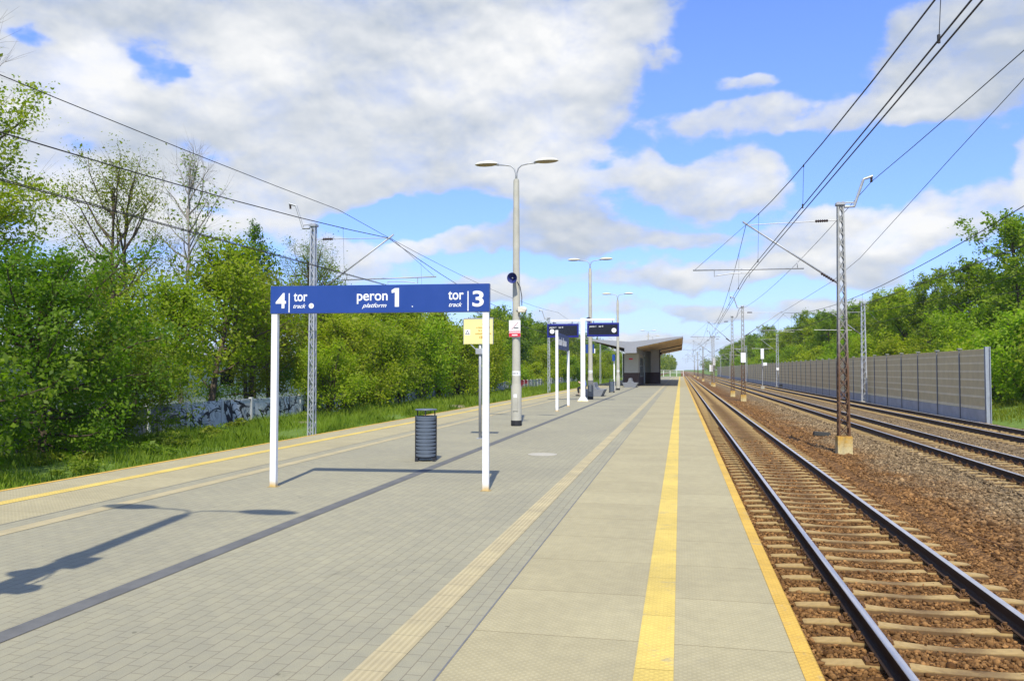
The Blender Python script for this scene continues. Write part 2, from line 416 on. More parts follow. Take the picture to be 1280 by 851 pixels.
def leaf(name, c1, c2, trans=0.55, patch=0.5, rough=0.55):
    m = bpy.data.materials.new(name); m.use_nodes = True; t = NT(m.node_tree); b = t.n['Principled BSDF']; out = t.n['Material Output']
    g = t.add('ShaderNodeNewGeometry'); oi = t.add('ShaderNodeObjectInfo')
    n = t.noise(t.add('ShaderNodeTexCoord').outputs['Object'], patch, 3, 0.6)
    f = t.m('ADD', t.m('MULTIPLY', g.outputs['Random Per Island'], 0.55), t.step(n, 0.3, 0.7, 0.0, 0.45))
    c = t.mix(f, c1, c2)
    h = t.add('ShaderNodeHueSaturation'); t.l.new(c, h.inputs['Color'])
    t.l.new(t.step(oi.outputs['Random'], 0, 1, 0.478, 0.520, smooth=False), h.inputs['Hue'])
    t.l.new(t.step(t.m('FRACT', t.m('MULTIPLY', oi.outputs['Random'], 7.13)), 0, 1, 0.85, 1.15, smooth=False), h.inputs['Value'])
    t.l.new(h.outputs[0], b.inputs['Base Color']); b.inputs['Roughness'].default_value = rough; b.inputs['Specular IOR Level'].default_value = 0.3
    tr = t.add('ShaderNodeBsdfTranslucent')
    tc = t.mix(1.0, h.outputs[0], (1.1, 1.4, 0.4), 'MULTIPLY'); t.l.new(tc, tr.inputs['Color'])
    mx = t.add('ShaderNodeMixShader'); mx.inputs[0].default_value = trans
    t.l.new(b.outputs[0], mx.inputs[1]); t.l.new(tr.outputs[0], mx.inputs[2]); t.l.new(mx.outputs[0], out.inputs[0])
    return m
def two_tone(name, low, high, z0, z1, rough=0.6, metal=0.0, n_amp=0.8, spec=0.4, mott=1.0):
    """paint above, stain below a wavy line (local height)"""
    m = mat(name, high, rough, metal, spec=spec); t, b = nodes(m); tc = t.add('ShaderNodeTexCoord').outputs['Object']; x, y, z = t.xyz(tc)
    n = t.noise(tc, 5.0, 6, 0.7)
    f = t.step(t.m('ADD', z, t.m('MULTIPLY', t.m('SUBTRACT', n, 0.5), n_amp)), z0, z1)
    c = t.mix(f, low, high)
    c = t.mix(1.0, c, t.mix(t.step(t.noise(tc, 14, 5, 0.6), 0.3, 0.7), (1 - .15 * mott,) * 3, (1 + .08 * mott,) * 3), 'MULTIPLY')
    setcol(t, b, c); return m

M['paving'] = paving()
M['slab'] = slabs('platform_edge_slab', (.388, .344, .212))
M['yellow'] = slabs('yellow_tactile_paint', (.66, .495, .125), off=0.4, w=0.99, strip=True, dirt=(.86, .86, .9))
M['yellow_edge'] = slabs('yellow_edge_paint', (.64, .41, .075), off=0.0, w=1.0, strip=True, dirt=(.84, .82, .84))
M['cream'] = ribbed()
M['drain'] = mat('drain_channel_concrete', (.125, .125, .118), 0.9, var=.2, scale=4, bump=.3)
M['concrete'] = mat('weathered_concrete', (.38, .36, .29), 0.9, var=.22, scale=3.0, bump=.35, bscale=40)
M['pole'] = mat('spun_concrete_pole', (.43, .415, .345), 0.85, var=.14, scale=2.2, bump=.25, bscale=70)
M['darkconcrete'] = mat('dark_grey_concrete', (.16, .16, .155), 0.9, var=.2, scale=6)  # dark grey concrete for the platform body, paving joints and a pole shell
M['black'] = mat('black_rubber_paint', (.018, .018, .02), 0.6, var=.3, scale=9)
M['ballast'] = ballast(); M['stone'] = ballast('loose_ballast_stones', True)
M['grass_ground'] = grass_ground()
M['sleeper'] = two_tone('sleeper_concrete', (.13, .075, .03), (.40, .28, .115), -.036, -.012, .95, n_amp=.03)
def rail_steel():
    m = mat('rusted_rail_side', (.05, .029, .016), 0.75, var=.3, scale=8, spec=.3); return m
M['rail'] = rail_steel()
M['railtop'] = mat('polished_rail_head', (.60, .575, .54), 0.42, metal=.55, var=.08, scale=3)
M['clip'] = mat('rusty_rail_clip', (.14, .068, .022), 0.8, var=.35, scale=30)
M['white'] = two_tone('white_painted_steel', (.55, .37, .10), (.80, .80, .79), -0.02, 0.13, 0.4, n_amp=0.12, mott=.25)
M['whitep'] = mat('white_enamel', (.82, .82, .81), 0.4)
M['blue'] = mat('blue_sign_enamel', (.018, .058, .265), 0.35, var=.06, scale=3)
M['bluedark'] = mat('deep_blue_casing', (.012, .016, .2), 0.35)
M['navy'] = mat('navy_board', (.02, .04, .17), 0.4, var=.1)
M['screen'] = mat('display_glass', (.008, .008, .014), 0.12, spec=.5)
M['red'] = mat('red_enamel', (.62, .025, .05), 0.45)
M['yellowsign'] = mat('pale_yellow_sign', (.80, .70, .29), 0.5, var=.05, scale=3)
M['orange'] = mat('faded_orange_print', (.55, .33, .05), 0.6)
M['greymetal'] = mat('galvanised_grey_steel', (.40, .41, .42), 0.5, metal=.35, var=.12, scale=8)
M['bin'] = mat('blue_grey_bin_slat', (.105, .13, .165), 0.45, var=.1, scale=5)
M['bindark'] = mat('dark_bin_frame', (.022, .024, .028), 0.5, var=.1)
M['lattice'] = two_tone('mast_steel', (.15, .078, .036), (.36, .36, .34), 1.8, 4.6, 0.6, metal=.2, n_amp=2.2)
M['lattice_clean'] = mat('galvanised_mast_steel', (.47, .49, .52), 0.5, metal=.3, var=.1, scale=2)
M['founding'] = two_tone('stained_foundation', (.58, .48, .24), (.52, .31, .06), -0.46, -0.02, 0.9, n_amp=.9)
M['wire'] = mat('dark_overhead_wire', (.022, .02, .02), 0.6)
M['insulator'] = mat('brown_insulator', (.05, .03, .025), 0.35)
M['bench'] = mat('grey_bench_concrete', (.19, .20, .215), 0.85, var=.1, scale=4, bump=.2)
M['roofgrey'] = mat('grey_fascia_sheet', (.30, .31, .335), 0.5, var=.06, scale=.4)
M['wallwhite'] = mat('pale_render_panel', (.44, .43, .37), 0.85, var=.05, scale=2)
M['glassdark'] = mat('dark_window_glass', (.012, .014, .016), 0.06, spec=.6)
M['speaker'] = mat('navy_horn_speaker', (.025, .035, .16), 0.35)
M['camcase'] = mat('cream_plastic_case', (.70, .64, .52), 0.5)
M['lampshell'] = mat('cream_lamp_shell', (.62, .60, .52), 0.5, var=.06)
M['lampbowl'] = mat('yellowed_lamp_bowl', (.33, .26, .15), 0.3, var=.15, scale=9)
M['bark'] = mat('grey_brown_bark', (.085, .062, .042), 0.95, var=.3, scale=7, bump=.6, bscale=25)
M['barkpale'] = mat('pale_grey_bark', (.26, .235, .2), 0.9, var=.35, scale=5, bump=.4, bscale=25)
M['skin'] = mat('skin', (.55, .33, .24), 0.6); M['shirt'] = mat('blue_cotton', (.10, .16, .55), 0.85, var=.12)
M['trousers'] = mat('dark_cotton', (.025, .025, .03), 0.9); M['hair'] = mat('brown_hair', (.04, .025, .015), 0.7)
M['shoe'] = mat('dark_shoe', (.03, .028, .028), 0.6)
M['leafbright'] = leaf('fresh_yellow_green_leaves', (.19, .25, .012), (.38, .45, .02))
M['leafmid'] = leaf('mid_green_leaves', (.13, .195, .012), (.305, .385, .024))
M['leafmaple'] = leaf('deep_green_maple_leaves', (.06, .13, .008), (.25, .345, .02), patch=.9)
M['leafolive'] = leaf('olive_spring_leaves', (.16, .185, .018), (.31, .34, .04))
M['leafdark'] = leaf('dark_green_leaves', (.065, .125, .012), (.175, .255, .022))
M['needle'] = leaf('dark_spruce_needles', (.018, .045, .012), (.05, .095, .022), trans=.15)
M['grass'] = leaf('grass_blades', (.14, .205, .016), (.32, .40, .04), trans=.5, patch=.35)

# ------------------------------------------------------------------ ground
PX0, PX1, PY0, PY1 = -9.3, 0.765, -45.0, 200.0        # platform
MID = -4.27
TRACKS = {'near': 2.545, 'second': 8.47, 'third': 12.75, 'beyond': -11.08}
rng = np.random.default_rng(3)

def hnoise(x, y, s=1.0):
    return (math.sin(x * .71 * s + 1.3 * math.sin(y * .43 * s)) + math.sin(y * .57 * s + 2.1 * math.sin(x * .31 * s))) * .5
def ground_z(x, y):
    pts = [(-3000, -1.6), (-200, -1.6), (-40, -1.0), (-21, -.85), (-14.6, -.82), (-13.4, -.98), (-9, -1.25), (1, -1.25), (15.8, -1.15), (16.6, -.95), (20, -.35), (26, .25), (60, .6), (200, .4), (3000, -.5)]
    for (a, za), (b, zb) in zip(pts, pts[1:]):
        if x <= b:
            z = za + (zb - za) * (x - a) / (b - a); break
    else: z = pts[-1][1]
    if abs(x) < 120 and (x < -13.6 or x > 16.4): z += .09 * hnoise(x, y) + .04 * hnoise(x, y, 3.3)
    return z
xs = [-3000, -800, -200, -90, -60, -40, -32, -27] + [-24 + .6 * i for i in range(18)] + [-13, -9, 1, 15.8, 16.2, 16.6] + [17.2 + .7 * i for i in range(14)] + [28, 34, 45, 60, 100, 200, 800, 3000]
ys = [-300, -60, -20, -5] + [1.0 * i for i in range(0, 110)] + [110 + 6 * i for i in range(20)] + [240, 300, 420, 600, 1000, 2000, 4000]
o = MB().sheet(xs, ys, ground_z).build('ground', M['grass_ground'], smooth=True, fix=False); struct(o)

def bed_z(x, y):
    d = min(abs(x - c) for c in (TRACKS['near'], TRACKS['second'], TRACKS['third']))
    z = -.99 - (0.0 if d < 1.45 else .04 if d < 1.9 else .08) + .016 * hnoise(x * 3, y * 3) + .012 * hnoise(x * 9, y * 7)
    if 4.3 < x < 6.6: z += .05 + .03 * hnoise(x, y, .6)
    if x < 0.9: z = -1.0
    if x > 15.5: z -= .25 * (x - 15.5)
    return z
xs = [0.35 + .22 * i for i in range(71)]
ys = [-45, -20, -4] + [.35 * i for i in range(100)] + [35 + 1.5 * i for i in range(80)] + [156 + 12 * i for i in range(30)] + [600, 900, 1500]
o = MB().sheet(xs, ys, bed_z).build('ballast', M['ballast'], smooth=True, fix=False); struct(o)
xs = [-13.3 + .5 * i for i in range(9)]
o = MB().sheet(xs, [-45, 0, 40, 100, 200, 400, 900], lambda x, y: -1.0 - (.12 if abs(x - TRACKS['beyond']) > 1.7 else 0)).build('ballast', M['ballast'], fix=False); struct(o)

# ------------------------------------------------------------------ platform
def strip(name, x0, x1, z, m, y0=PY0, y1=PY1, parent=None):
    return struct(MB().add([(x0, y0, z), (x1, y0, z), (x1, y1, z), (x0, y1, z)], [(0, 1, 2, 3)]).build(name, m, parent, fix=False))
o = MB().box(-8.75, .25, PY0, PY1 - .3, -1.3, -.16).build('platform', M['darkconcrete']); struct(o)
strip('platform_paving', -7.222, -1.318, 0.0, M['paving'])
o = MB().box(-7.21, -1.33, PY0, PY1 - .05, -.17, -.004).build('platform_base', M['concrete']); struct(o)
for s in (1, -1):
    # edge slabs overhang the platform wall; each row is one run of prefabricated slabs with a chamfered outer lip
    pf = [(MID + s * 2.952, -.16), (MID + s * 5.02, -.16), (MID + s * 5.035, -.03), (MID + s * 5.02, 0), (MID + s * 2.952, 0)]
    o = MB().prism(pf, PY0, PY1).build('platform_edge', M['slab']); struct(o)
    a, b = sorted((MID + s * 4.005, MID + s * 4.22)); strip('yellow_line', a, b, .004, M['yellow'])
    a, b = sorted((MID + s * 4.92, MID + s * 5.018)); strip('yellow_edge_line', a, b, .004, M['yellow_edge'])
    o = MB().prism([(MID + s * 5.019, -.002), (MID + s * 5.024, .003), (MID + s * 5.0385, -.028), (MID + s * 5.034, -.06), (MID + s * 5.030, -.06)], PY0, PY1).build('yellow_edge_line', M['yellow_edge']); struct(o)
    a, b = sorted((MID + s * 2.47, MID + s * 2.675)); strip('guiding_line', a, b, .004, M['cream'])
# sunk drainage channel along the middle of the platform
strip('drainage_channel', MID - .005, MID + .165, .004, M['drain'], y1=PY1)
for x0 in (-1.324, -7.229): strip('paving_joint', x0, x0 + .012, .0025, M['darkconcrete'])

# ------------------------------------------------------------------ railway tracks
def rail_mesh(y0, y1, h=.172):
    p = [(-.075, 0), (.075, 0), (.075, .012), (.02, .03), (.009, .05), (.009, .125), (.036, .138), (.036, .166), (.030, .172), (-.030, .172), (-.036, .166), (-.036, .138), (-.009, .125), (-.009, .05), (-.02, .03), (-.075, .012)]
    mb = MB(); n = len(p)
    ysr = [y0, y1]
    vs = [(x, y, z) for y in ysr for x, z in p]
    for i in range(n):
        mb.f.append((i, (i + 1) % n, n + (i + 1) % n, n + i)); mb.mi.append(1 if i in (7, 8, 9) else 0)
    mb.v = vs; mb.f += [tuple(range(n))[::-1], tuple(range(n, 2 * n))]; mb.mi += [0, 0]
    return mb.mesh('rail', [M['rail'], M['railtop']])
def sleeper_mb(mb, y=0.0, detail=True):
    """prestressed concrete sleeper 2.6 m long: seats high under the rails, waisted and lower in the middle"""
    X = [-1.3, -1.18, -.98, -.52, -.3, 0, .3, .52, .98, 1.18, 1.3] if detail else [-1.3, -.98, -.52, 0, .52, .98, 1.3]
    topz = {1.3: -.022, 1.18: -.01, .98: 0, .52: -.004, .3: -.022, 0: -.03}
    wt = {1.3: .07, 1.18: .074, .98: .076, .52: .075, .3: .07, 0: .068}
    b = len(mb.v)
    for x in X:
        a = abs(x); zt = topz[a]; w = wt[a]
        mb.v += [(x, y - w - .035, -.2), (x, y - w, zt), (x, y + w, zt), (x, y + w + .035, -.2)]
    for i in range(len(X) - 1):
        for j in range(3):
            mb.f.append((b + 4 * i + j, b + 4 * i + j + 1, b + 4 * i + 5 + j, b + 4 * i + 4 + j)); mb.mi.append(0)
    e = b + 4 * (len(X) - 1)
    mb.f += [(b, b + 1, b + 2, b + 3)[::-1], (e, e + 1, e + 2, e + 3)]; mb.mi += [0, 0]
    return mb
def clip_mesh():
    """tension clamp on a rib plate: base plate, two loops of spring wire and a bolt each side of the rail"""
    mb = MB()
    mb.box(-.185, .185, -.075, .075, .0, .014)
    for s in (-1, 1):
        pts = []
        for k in range(13):
            t = k / 12 * 2 * math.pi
            pts.append((s * (.118 + .026 * math.cos(t)), .052 * math.sin(t), .042 + .018 * math.sin(2 * t)))
        mb.tube(pts, .0085, 5)
        mb.tube([(s * .118, -.06, .03), (s * .08, -.045, .035), (s * .07, 0, .03), (s * .08, .045, .035), (s * .118, .06, .03)], .0085, 5)
        mb.lathe([(.013, 0), (.013, .055), (.022, .055), (.022, .078), (.013, .08)], (s * .12, 0, .01), 6)
        mb.bar((s * .165, -.07, .02), (s * .165, .07, .02), .03, .03)
    return mb.mesh('rail_clip', M['clip'])
CLIP = clip_mesh(); SLEEPER = auto_smooth_mesh = sleeper_mb(MB()).mesh('sleeper', M['sleeper'])
RZ = -.945
def railway(cx, label, n_single, n_clip, y_first, y_last, group='railway tracks'):
    tr = empty('railway_track', (cx, 0, RZ), label, 'railway track', group)
    rm = rail_mesh(-45, y_last + 200)
    for s in (-1, 1):
        r = put('rail', rm, tr); r.location = (s * .755, 0, .012)
    for k in range(n_single):
        sl = put('sleeper', SLEEPER, tr); sl.location = (random.uniform(-.012, .012), y_first + .6 * k, random.uniform(-.004, .004)); sl.rotation_euler[2] = random.gauss(0, .004)
        if k < n_clip:
            for s in (-1, 1):
                c = put('rail_clip', CLIP, sl); c.location = (s * .755, 0, -.002)
    mb = MB(); y = y_first + .6 * n_single
    while y < y_last: sleeper_mb(mb, y, False); y += .6
    if mb.v:
        o = mb.build('sleeper', M['sleeper'], tr, fix=True); o['kind'] = 'stuff'
    return tr
railway(TRACKS['near'], 'rusty ballasted railway track running directly beside the yellow platform edge', 100, 60, 1.1, 330)
railway(TRACKS['second'], 'railway track next to the row of rusty footed lattice masts', 100, 25, 17.0, 330)
railway(TRACKS['third'], 'railway track running along the foot of the ribbed noise wall', 100, 0, 26.0, 330)
railway(TRACKS['beyond'], 'sunken railway track between the platform and the graffiti fence', 20, 0, 120.0, 300)

# loose ballast stones lying over the bed near the camera
def stones(name, n, xr, yr, size, zoff, yp=1.0, keep=None):
    bm = bmesh.new(); bmesh.ops.create_icosphere(bm, subdivisions=1, radius=1.0)
    bv = np.array([v.co[:] for v in bm.verts]); bf = np.array([[v.index for v in f.verts] for f in bm.faces]); bm.free()
    x = rng.uniform(*xr, n); y = yr[0] + (yr[1] - yr[0]) * rng.uniform(0, 1, n) ** yp
    k = np.ones(n, bool)
    for c in (TRACKS['near'], TRACKS['second'], TRACKS['third']):
        for s in (-.755, .755): k &= np.abs(x - c - s) > .10
        ph = (y - (1.1 if c == TRACKS['near'] else 17.0 if c == TRACKS['second'] else 26.0) + .3) % .6 - .3
        on = (np.abs(ph) < .122) & (np.abs(x - c) < 1.3)
        k &= ~on | (rng.uniform(0, 1, n) < .012)
    x = x[k]; y = y[k]; n = len(x)
    z = np.array([bed_z(a, b) for a, b in zip(x, y)]) + zoff + rng.uniform(-.02, .024, n)
    sc = size * rng.lognormal(0, .28, n)[:, None] * rng.uniform(.65, 1.25, (n, 3)) * np.array([1, 1, .75])
    v = bv[None] * (1 + rng.uniform(-.22, .22, (n, len(bv), 1)))
    v = v * sc[:, None, :]
    a = rng.uniform(0, 6.283, n); ca, sa = np.cos(a), np.sin(a); tlt = rng.normal(0, .5, n); ct, st = np.cos(tlt), np.sin(tlt)
    yy = v[..., 1] * ct[:, None] - v[..., 2] * st[:, None]; zz = v[..., 1] * st[:, None] + v[..., 2] * ct[:, None]
    xx = v[..., 0] * ca[:, None] - yy * sa[:, None]; yy = v[..., 0] * sa[:, None] + yy * ca[:, None]
    P = np.stack([xx + x[:, None], yy + y[:, None], zz + z[:, None]], -1).reshape(-1, 3)
    Fc = (bf[None] + (np.arange(n) * len(bv))[:, None, None]).reshape(-1, 3)
    return raw_mesh(name, P, Fc, M['stone'])
def raw_mesh(name, P, Fc, m, smooth=False):
    me = bpy.data.meshes.new(name); k = Fc.shape[1]
    me.vertices.add(len(P)); me.vertices.foreach_set('co', np.ascontiguousarray(P, np.float32).ravel())
    me.loops.add(Fc.size); me.loops.foreach_set('vertex_index', np.ascontiguousarray(Fc, np.int32).ravel())
    me.polygons.add(len(Fc)); me.polygons.foreach_set('loop_start', np.arange(0, Fc.size, k, dtype=np.int32))
    me.materials.append(m); me.update(calc_edges=True); me.validate()
    if smooth: me.shade_smooth()
    return me
for args in (('gravel', 64000, (.5, 4.3), (3.6, 17), .0215, -.004, 1.15), ('gravel', 26000, (4.3, 9.3), (7, 30), .030, -.002, 1.3), ('gravel', 12000, (.5, 4.3), (15, 32), .028, -.006, 1.2), ('gravel', 14000, (9.3, 15.3), (20, 48), .03, -.004, 1.2), ('gravel', 16000, (3.9, 7.3), (26, 70), .036, -.004, 1.2)):
    o = put(args[0], stones(*args)); tag(o, 'loose crushed stones of the ballast beside and between the rails', 'gravel', kind='stuff')

# ------------------------------------------------------------------ noise wall
WX, WY0, WN, WP = 15.45, 44.9, 76, 4.0
def wall_panel_mesh():
    mb = MB(); mb.box(.0, .10, .12, WP - .12, 0, 3.16, 1)
    zb = [0, .16, .6, .72, 1.06, 1.16, 1.5, 1.6, 1.94, 2.04, 2.38, 2.48, 2.8, 2.88, 3.16]
    for i in range(14):
        if i % 2 == 0: mb.box(-.022, 0, .12, WP - .12, zb[i] + .004, zb[i + 1] - .004, 1)
        else:
            n = max(2, int((zb[i + 1] - zb[i]) / .055))
            for k in range(n):
                h = (zb[i + 1] - zb[i]) / n; z = zb[i] + k * h
                mb.box(-.012, 0, .12, WP - .12, z + .004, z + h * .8, 0)
    return mb.mesh('acoustic_panel', [M['panel'], M['panellight']])
M['panel'] = mat('olive_brown_acoustic_panel', (.68, .55, .28), 0.75, var=.08, scale=2)
M['panellight'] = mat('pale_rib_of_acoustic_panel', (.84, .73, .47), 0.75, var=.08, scale=2)
M['plinth'] = mat('pale_concrete_plinth', (.43, .43, .42), 0.9, var=.14, scale=1.5, bump=.2)
M['wallpost'] = mat('wall_post_steel', (.27, .27, .26), 0.55, metal=.3, var=.08)
M['wallpostend'] = mat('end_post_steel', (.36, .39, .43), 0.5, metal=.3, var=.08)
wall = empty('noise_wall', (WX, WY0, -1.0), 'long brown ribbed acoustic wall on a pale concrete plinth behind the tracks', 'noise wall')
pm = wall_panel_mesh(); plm = MB().box(-.02, .12, .12, WP - .12, -.4, .58).mesh('plinth', M['plinth'])
pom = MB().box(-.05, .02, -.03, .03, -.4, 3.82).box(-.05, -.038, -.045, .045, -.4, 3.82).box(.10, .112, -.1, .1, -.4, 3.82).box(-.11, .12, -.11, .11, 3.82, 3.88, 0).mesh('post', M['wallpost'])
poe = MB().box(-.08, .16, -.02, .02, -.4, 3.86).box(-.08, -.05, -.10, .10, -.4, 3.86).box(.13, .16, -.12, .12, -.4, 3.86).mesh('post', M['wallpostend'])
for k in range(WN):
    p = put('acoustic_panel', pm, wall); p.location = (0, k * WP, .6)
    p = put('plinth', plm, wall); p.location = (0, k * WP, 0)
    p = put('post', poe if k == 0 else pom, wall); p.location = (0, k * WP, 0)
    if k == 0: p['label'] = 'bright galvanised end post'

# ------------------------------------------------------------------ fence with graffiti behind the sunken track
def graffiti():
    m = mat('graffiti_concrete', (.4, .4, .42), 0.85); t, b = nodes(m); p = worldpos(t); x, y, z = t.xyz(p)
    v = t.comb(t.m('MULTIPLY_ADD', z, .35, y), t.m('MULTIPLY', z, 1.6))
    n = t.noise(v, .55, 2, .45, 1.1); n2 = t.noise(v, .3, 2, .5); n3 = t.noise(v, .9, 1, .4, 2.0)
    line = t.step(t.m('ABSOLUTE', t.m('SUBTRACT', n, .5)), .030, .018)
    line2 = t.step(t.m('ABSOLUTE', t.m('SUBTRACT', n3, .47)), .022, .012)
    c = t.mix(t.step(t.noise(p, 3, 5, .6), .3, .7), (.33, .34, .33), (.55, .56, .55))
    c = t.mix(t.m('MULTIPLY', t.step(n, .53, .54), t.step(n2, .45, .47)), c, (.52, .54, .57))
    c = t.mix(t.m('MULTIPLY', t.step(n3, .62, .63), .8), c, (.10, .11, .14))
    f = t.m('MULTIPLY', t.m('MAXIMUM', line, line2), t.step(n2, .40, .44))
    c = t.mix(f, c, (.02, .02, .025))
    far = t.m('MULTIPLY', t.step(y, 97, 99), t.step(y, 106, 104))
    c = t.mix(t.m('MULTIPLY', far, t.step(t.m('ADD', n, t.m('MULTIPLY', z, .4)), .3, .36)), c, (.5, .03, .05))
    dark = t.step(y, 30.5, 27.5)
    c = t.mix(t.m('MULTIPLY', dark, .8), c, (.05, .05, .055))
    sx = t.m('SINE', t.m('MULTIPLY', y, 2 * math.pi / .11))
    bump(t, b, sx, .35, .012)
    setcol(t, b, c); return m
M['graffiti'] = graffiti()
M['fencepost'] = mat('fence_post_concrete', (.5, .5, .48), .9, var=.15)
fence = empty('concrete_fence', (-20.2, 12, -1.1), 'grey concrete panel fence covered in black and white graffiti behind the trees', 'fence')
fpm = MB().box(-.04, .04, .08, 2.42, 0, 1.38).box(-.055, .055, .08, 2.42, 1.3, 1.39).mesh('fence_panel', M['graffiti'])
fqm = MB().box(-.08, .08, -.08, .08, -.1, 1.46).mesh('fence_post', M['fencepost'])
for k in range(58):
    p = put('fence_panel', fpm, fence); p.location = (0, 2.5 * k, random.uniform(-.03, .03))
    p = put('fence_post', fqm, fence); p.location = (0, 2.5 * k, 0)

# pale low shed glimpsed through the trunks beyond the fence
shed = empty('shed', (-42, 52, -1.2), 'pale grey low shed glimpsed through the trunks beyond the graffiti fence', 'building')
M['shedwall'] = mat('pale_grey_cladding', (.55, .57, .62), .7, var=.05, scale=.5)
MB().box(-6, 4, -22, 30, 0, 3.9).build('wall', M['shedwall'], shed)
MB().prism([(-6.4, 3.9), (4.4, 3.9), (4.4, 4.1), (-1, 5.2), (-6.4, 4.1)], -22.4, 30.4).build('roof', mat('grey_sheet_roof', (.3, .31, .33), .6), shed)
for k in range(7):
    w = MB().box(4.0, 4.06, -18 + 6.5 * k, -16 + 6.5 * k, 1.6, 2.9).build('window', M['glassdark'], shed)
    MB().box(4.02, 4.10, -18.08 + 6.5 * k, -15.92 + 6.5 * k, 1.5, 1.6).build('sill', M['whitep'], w)

# ------------------------------------------------------------------ platform furniture
def flat(name, x0, x1, z0, z1, y, t, m, parent, bevel=0.0):
    return MB().box(x0, x1, y, y + t, z0, z1).build(name, m, parent, bevel=bevel)

M['foot'] = mat('sandy_foot_plate', (.36, .27, .12), .9, var=.3, scale=20)
# big platform sign: 4 tor | peron 1 | tor 3
sg = empty('platform_sign', (-4.2, 10.58, 0), 'long blue sign reading peron 1 on two white posts across the paving', 'platform sign', rz=R(5.1))
for s in (-1, 1):
    p = MB().box(s * 1.545 - .045, s * 1.545 + .045, -.04, .04, 0, 2.50).build('post', M['white'], sg, bevel=.006)
    MB().box(s * 1.545 - .07, s * 1.545 + .07, -.065, .065, .0, .006).build('foot_plate', M['foot'], p)
bd = MB().box(-1.60, 1.60, -.052, .052, 2.49, 2.885).build('board', M['blue'], sg, bevel=.004)
bz = 2.49; by = -.0535
def st(body, size, x, z, bold=0.0, shear=0.0, stretch=1.0, al='LEFT', space=1.0, par=None, y=by, m=None, width=None):
    o = text_obj(body, size, par or bd, m or M['whitep'], (x, y, z), (R(90), 0, 0), bold, shear, al, stretch, space=space)
    if width:
        xsv = [v.co.x for v in o.data.vertices]; k = width / (max(xsv) - min(xsv)); o.scale.x = k; o.location.x = x - min(xsv) * k
    return o
st('4', .30, -1.52, bz + .08, .0065, width=.155)
st('tor', .205, -1.25, bz + .175, .0028, width=.205)
st('track', .085, -1.255, bz + .075, .001, .42, width=.19)
st('peron', .205, -.31, bz + .175, .0028, width=.45)
st('platform', .085, -.235, bz + .075, .001, .42, width=.36)
one = MB().box(.245, .305, by, by + .001, bz + .08, bz + .345)
one.add([(.20, by, bz + .275), (.245, by, bz + .285), (.245, by, bz + .345), (.195, by, bz + .315)], [(0, 1, 2, 3)]); one.add([(.20, by, bz + .08), (.35, by, bz + .08), (.35, by, bz + .08), (.20, by, bz + .08)], [])
one.build('lettering', M['whitep'], bd)
st('tor', .205, 1.015, bz + .175, .0028, width=.22)
st('track', .085, 1.025, bz + .075, .001, .42, width=.19)
st('3', .30, 1.36, bz + .08, .0065, width=.16)
flat('divider_line', -1.325, -1.310, bz + .012, bz + .29, by - .0012, .002, M['whitep'], bd)
flat('divider_line', 1.290, 1.305, bz + .012, bz + .29, by - .0012, .002, M['whitep'], bd)
disc = MB().lathe([(.038, 0), (.038, .003)], n=20).build('round_sticker', M['whitep'], bd); disc.rotation_euler = (R(90), 0, 0); disc.location = (-.985, by + .0005, bz + .105)
flat('sticker_mark', -.989, -.981, bz + .085, bz + .125, by - .0045, .001, M['orange'], disc); disc.children[0].matrix_parent_inverse = (Matrix.Translation(disc.location) @ disc.rotation_euler.to_matrix().to_4x4()).inverted()
disc = MB().lathe([(.009, 0), (.009, .003)], n=10).build('round_sticker', M['whitep'], bd); disc.rotation_euler = (R(90), 0, 0); disc.location = (.50, by + .0005, bz + .082)

# litter bins
def litter_bin():
    e = empty('litter_bin', (0, 0, 0), 'x', 'litter bin')
    rad, z0, n = .185, .07, 11
    f = MB()
    for s in (-1, 1):
        f.box(s * .178 - .022, s * .178 + .022, -.03, .03, .05, .83)
        f.box(s * .16 - .03, s * .16 + .03, -.16, -.12, 0, .07); f.box(s * .16 - .03, s * .16 + .03, .12, .16, 0, .07)
    f.lathe([(.165, .055), (.165, .075)], n=24)
    f.build('frame', M['bindark'], e)
    auto_smooth(MB().lathe([(.14, .075), (.155, .80), (.145, .80), (.13, .09)], n=24).build('inner_liner', M['bindark'], e))
    for k in range(n):
        sl = MB(); zz = z0 + .012 + k * .0665; b = 0; m = 22
        for half in (0, 1):
            b = len(sl.v)
            for j in range(m + 1):
                t = math.pi * half + math.pi * (.04 + .92 * j / m)
                bulge = math.sin(math.pi * j / m); hh = .036 + .024 * bulge
                for r_, dz in ((rad, -hh / 2), (rad, hh / 2), (rad - .006, hh / 2), (rad - .006, -hh / 2)):
                    sl.v.append((r_ * math.cos(t), -r_ * math.sin(t), zz + .03 + dz))
            for j in range(m):
                for q in range(4): sl.f.append((b + 4 * j + q, b + 4 * j + (q + 1) % 4, b + 4 * j + 4 + (q + 1) % 4, b + 4 * j + 4 + q)); sl.mi.append(0)
        auto_smooth(sl.build('slat', M['bin'], e))
    auto_smooth(MB().lathe([(.19, .79), (.19, .825), (.178, .825), (.178, .79)], n=28).build('rim', M['bin'], e))
    lid = auto_smooth(MB().lathe([(.20, .93), (.205, .94), (.20, .952), (.0, .958)], n=28).build('lid', M['bin'], e))
    for a in (20, 160, 270): MB().bar((.17 * math.cos(R(a)), .17 * math.sin(R(a)), .82), (.17 * math.cos(R(a)), .17 * math.sin(R(a)), .935), .02).build('lid_support', M['bindark'], lid)
    return e
b1 = litter_bin(); b1.location = (-4.62, 14.0, 0); b1.rotation_euler[2] = R(14)
b1['label'] = 'slatted blue-grey litter bin with raised lid standing under the peron sign'; b1['group'] = 'litter bins on the platform'
b2 = copy_tree(b1); b2.location = (-4.97, 58.6, 0); b2['label'] = 'slatted litter bin far down the platform just past the concrete bench'

